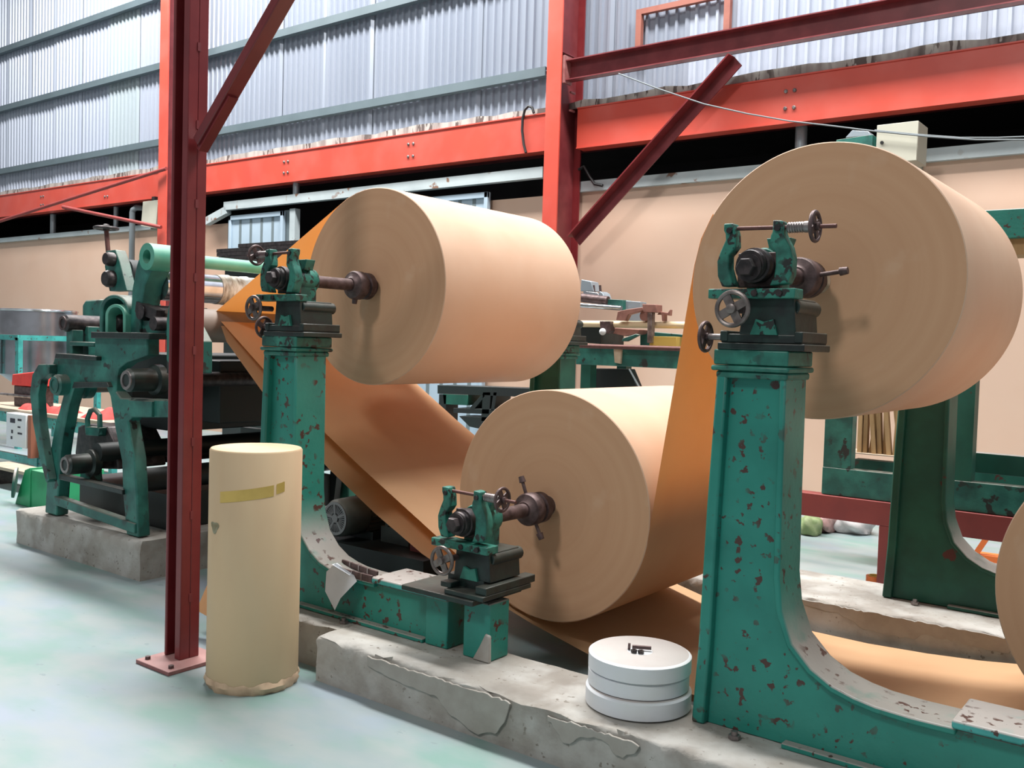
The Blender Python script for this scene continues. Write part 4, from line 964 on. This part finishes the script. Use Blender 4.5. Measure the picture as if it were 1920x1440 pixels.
# ---- conveyor frame and red trestle at the right, behind the rear plinth
YC = 6.6
t = thing('conveyor_frame', (at(1600, 900, Y=YC).x, YC + .3, 0), 'green steel conveyor frame behind the rear roll stand', 'machine')
cz0 = at(1610, 934, Y=YC).z; cz1 = at(1610, 882, Y=YC).z; cx0 = at(1541, 900, Y=YC).x
MB().box(cx0, 2.5, YC, YC + .1, cz0, cz1).build('front_rail', 'green_mach', t, bevel=.004)
MB().box(cx0, 2.5, YC + .7, YC + .8, cz0, cz1).build('rear_rail', 'green_deep', t)
ptop = at(1572, 560, Y=YC).z
px0, px1 = at(1546, 800, Y=YC).x, at(1598, 800, Y=YC).x
MB().box(px0, px1, YC + .002, YC + .1, cz1, ptop).build('upright', 'green_mach', t, bevel=.004)
uz0 = at(1850, 888, Y=YC + .3).z; uz1 = at(1850, 850, Y=YC + .3).z
MB().box(at(1700, 870, Y=YC + .3).x, 2.5, YC + .3, YC + .38, uz0, uz1).build('upper_rail', 'green_deep', t, bevel=.004)
hz0 = at(1900, 446, Y=YC).z; hz1 = at(1900, 391, Y=YC).z
MB().box(at(1800, 420, Y=YC).x, 2.5, YC, YC + .12, hz0, hz1).build('head_beam', 'green', t, bevel=.006)
MB().box(at(1800, 420, Y=YC).x, at(1800, 420, Y=YC).x + .14, YC + .004, YC + .12, cz1, hz0).build('upright', 'green_deep', t)
MB().box(at(1860, 460, Y=YC).x, 2.5, YC + .05, YC + .3, hz0 - .1, hz0).build('brown_board', 'cardboard', t)  # brown strip under the head beam
t = thing('red_trestle', (at(1660, 1000, Y=YC).x, YC + .2, 0), 'red brown steel trestle under the green conveyor frame', 'trestle')
rz0 = at(1600, 978, Y=YC).z
MB().box(at(1460, 950, Y=YC).x, 2.5, YC - .02, YC + .1, rz0, cz0 - .004).build('top_rail', 'redbrown', t, bevel=.004)
lx = at(1661, 1050, Y=YC).x
MB().box(lx - .05, lx + .05, YC - .02, YC + .1, 0, rz0).build('leg', 'redbrown', t, bevel=.004)
MB().box(lx + 1.9, lx + 2.0, YC - .02, YC + .1, 0, rz0).build('leg', 'redbrown', t)
MB().box(lx - 1.4, lx - 1.3, YC - .02, YC + .1, 0, rz0).build('leg', 'redbrown', t)
# cardboard pieces standing in the frame
t = thing('cardboard_bundle', at(1645, 840, Y=7.3), 'bundle of brown cardboard strips standing inside the green conveyor frame', 'cardboard')
ca, cb = at(1604, 850, Y=7.3), at(1690, 820, Y=7.3)
MB().box(ca.x - .1, cb.x + .3, 7.28, 7.6, cz1 + .05, ca.z).build('shelf', 'wood', t)
for k in range(9):
    xx = ca.x + (cb.x - ca.x) * (k + .5) / 9; tl = rnd.uniform(-.06, .06)
    MB().bar((xx, 7.35 + .02 * (k % 3), ca.z), (xx + tl, 7.38, ca.z + .45 + rnd.uniform(-.05, .05)), .03, .055, up=(0, 1, 0)).build('strip', 'cardboard', t)
# bags on the floor behind
def bag(px, py, sx, sy, sz, m, label):
    p_ = at(px, py, Z=0); mb = MB(); mb.sphere((0, 0, 0), 1, 1, 1, 1, 14)
    out = []
    for (x_, y_, z_) in mb.v:
        n_ = 1 + .12 * math.sin(6 * x_ + 3 * z_) + .08 * math.sin(9 * y_ - 5 * x_ + px)
        out.append((p_.x + sx * x_ * n_, p_.y + sy + sy * y_ * n_, max(0, sz * .8 + sz * z_ * n_)))
    mb.v = out
    return tag(mb.build('woven_bag', m, angle=70), label, 'bag', 'bags on the floor behind the trestle')
bag(1584, 1003, .2, .18, .11, 'bag', 'crumpled white woven bag lying on the floor beyond the red trestle')
bag(1538, 1001, .09, .15, .12, 'bag_print', 'printed bag with red marks lying beside the white woven bag')
bag(1510, 1006, .1, .12, .1, 'bag_green', 'green and cream bag lying beyond the red trestle next to the printed bag')
rp = at(1636, 1104, Z=.0)
t = thing('tape_roll', (rp.x, rp.y, 0), 'orange roll of tape on the floor at the red trestle leg', 'tape roll')
MB().ring((rp.x, rp.y + .05, 0), (0, 0, 1), .06, .045, .08, 24).build('tape_band', 'orange', t)
MB().ring((rp.x, rp.y + .05, .001), (0, 0, 1), .044, .038, .084, 24).build('tape_core', 'yellow', t)
p_ = at(1845, 1052, Z=.0)
t = thing('orange_jack', (p_.x, p_.y, 0), 'small orange floor stand seen through the curve of the rear stand', 'jack')
MB().box(p_.x - .25, p_.x + .12, p_.y - .02, p_.y + .12, 0, .05).build('jack_base', 'orange', t)
MB().bar((p_.x - .06, p_.y, .05), (p_.x + .06, p_.y, .28), .04, .04).build('jack_arm', 'orange', t)

# ================================================================== things on the wall
t = thing('switch_cabinet', at(1685, 290, Y=8.7), 'cream metal switch cabinet hung under the orange beam by the large upper roll', 'cabinet')
q0 = at(1642, 290, Y=8.7); q1 = at(1722, 226, Y=8.7); zc0 = at(1690, 303, Y=8.7).z
MB().box(q0.x, q1.x, 8.72, 9.02, zc0, q1.z).build('cabinet_body', 'cabside', t, bevel=.004)
dr = MB().box(q0.x, q1.x, 8.7, 8.72, zc0, q1.z).build('cabinet_door', 'cabinet', t, bevel=.004)
MB().cyl((q0.x + .05, 8.69, at(1650, 268, Y=8.7).z), (q0.x + .05, 8.7, at(1650, 268, Y=8.7).z), .015, 12).build('lock', 'black', dr)
MB().box(q0.x + .1, q0.x + .2, 9.02, 9.5, zc0 + .05, q1.z - .1).build('mount_bracket', 'cabside', t)
t = thing('gear_unit', at(1605, 265, Y=8.9), 'green gear unit with pale top behind the upper right roll', 'gear unit')
fx([(1568, 262), (1636, 252), (1636, 278), (1568, 285)], 8.9, 9.15, 'unit_box', 'green_mach', t)
fx([(1585, 258), (1598, 244), (1628, 246), (1634, 254)], 8.95, 9.1, 'unit_top', 'bluegrey', t)
MB().box(at(1600, 300, Y=9.0).x, at(1620, 300, Y=9.0).x, 9.0, 9.5, at(1600, 290, Y=9).z, at(1600, 276, Y=9).z).build('support', 'green_deep', t)
t = thing('floodlight', at(280, 400, Y=9.0), 'grey rectangular floodlight panel beside the left orange column', 'lamp')
fx([(268, 378), (296, 375), (292, 428), (264, 424)], 9.0, 9.05, 'panel', 'cabinet', t)
fx([(284, 380), (298, 378), (296, 432), (282, 432)], 9.06, 9.1, 'back', 'cabside', t)
MB().box(at(284, 400, Y=9.1).x, at(290, 400, Y=9.1).x, 9.1, 9.3, at(282, 395, Y=9.1).z - .04, zb0).build('arm', 'iron', t)
for (xx, lab, r_) in ((100, 'galvanised stub post in the dark gap left of the handwheel', .055), (218, 'galvanised stub post in the dark gap behind the floodlight', .045), (555, 'galvanised stub post above the grey ribbed door', .05), (1497, 'galvanised stub post in the dark gap beside the upper right roll', .06)):
    yq = 9.53 if xx != 555 else 9.36; p_ = at(xx, 380, Y=yq); pp = MB(); pp.cyl((p_.x, yq, ZB + .09 if xx < 500 else (ZB + .12 if xx > 600 else (za + zb2) / 2 + .06)), (p_.x, yq, zb0), r_, 18)
    tag(pp.build('stub_post', 'galv'), lab, 'post')
cp_ = at(247, 490, Y=9.3); e = MB()
zt_p = at(247, 392, Y=9.3).z
e.tube([(cp_.x, 9.3, 0), (cp_.x, 9.3, zt_p - .06), (cp_.x + .02, 9.3, zt_p - .02), (cp_.x + .08, 9.32, zt_p + .02), (cp_.x + .16, 9.4, zt_p + .02), (cp_.x + .18, 9.6, zt_p + .02)], .05, 14)
tag(e.build('conduit_pipe', 'pipegrey'), 'dark grey conduit pipe with bent top in front of the beige wall', 'pipe')
for a_, b_, y_, lab in (((-30, 424), (312, 316), 8.3, 'long brown rod slanting up to the dark red post'), ((118, 388), (302, 426), 8.3, 'short brown rod slanting down towards the orange column')):
    e = MB(); e.cyl(at(*a_, Y=y_), at(*b_, Y=y_ + .6), .03, 12); tag(e.build('slanting_rod', 'redbrown'), lab, 'rod')
e = MB(); e.tube([at(*p, Y=9.213) for p in ((1001, 212), (998, 202), (991, 199), (984, 206), (980, 222), (979, 245), (982, 270), (986, 286))], .016, 8)
tag(e.build('hanging_cable', 'black'), 'black cable looped over the orange beam beside the column', 'cable')
e = MB(); e.tube([at(*p, Y=8.6) for p in ((1160, 138), (1230, 165), (1320, 195), (1400, 213), (1480, 227), (1560, 236), (1640, 246), (1740, 256), (1830, 262), (1925, 262))], .007, 8)
tag(e.build('sagging_wire', 'pipegrey'), 'grey wire sagging in front of the orange beam and cream cabinet', 'wire')
e = MB(); e.tube([at(*p, Y=8.66) for p in ((1640, 244), (1720, 252), (1800, 258), (1870, 258), (1925, 256))], .006, 8)
tag(e.build('sagging_wire', 'pipegrey'), 'thin grey wire running beside the sagging one past the cream cabinet', 'wire')
e = MB(); e.tube([at(*p, Y=9.4) for p in ((1085, 318), (1095, 312), (1105, 330), (1115, 345), (1130, 348))], .018, 8)
tag(e.build('hanging_cable', 'black'), 'black cable hanging over the beige wall right of the column', 'cable')
wf = bpy.data.objects.new('window_1', None); COL.objects.link(wf); f0 = at(1196, 70, Y=9.5); f1 = at(1362, 40, Y=9.5); wf.location = f0; tag(wf, kind='structure')
ztf = at(1240, 8, Y=9.5).z
for xx in (f0.x, f1.x): MB().box(xx - .035, xx + .035, 9.5, 9.56, zb1 + .5, ztf).build('frame_bar', 'window_rust', wf)
MB().box(f0.x + .036, f1.x - .036, 9.5, 9.56, ztf - .06, ztf).build('frame_bar', 'window_rust', wf)
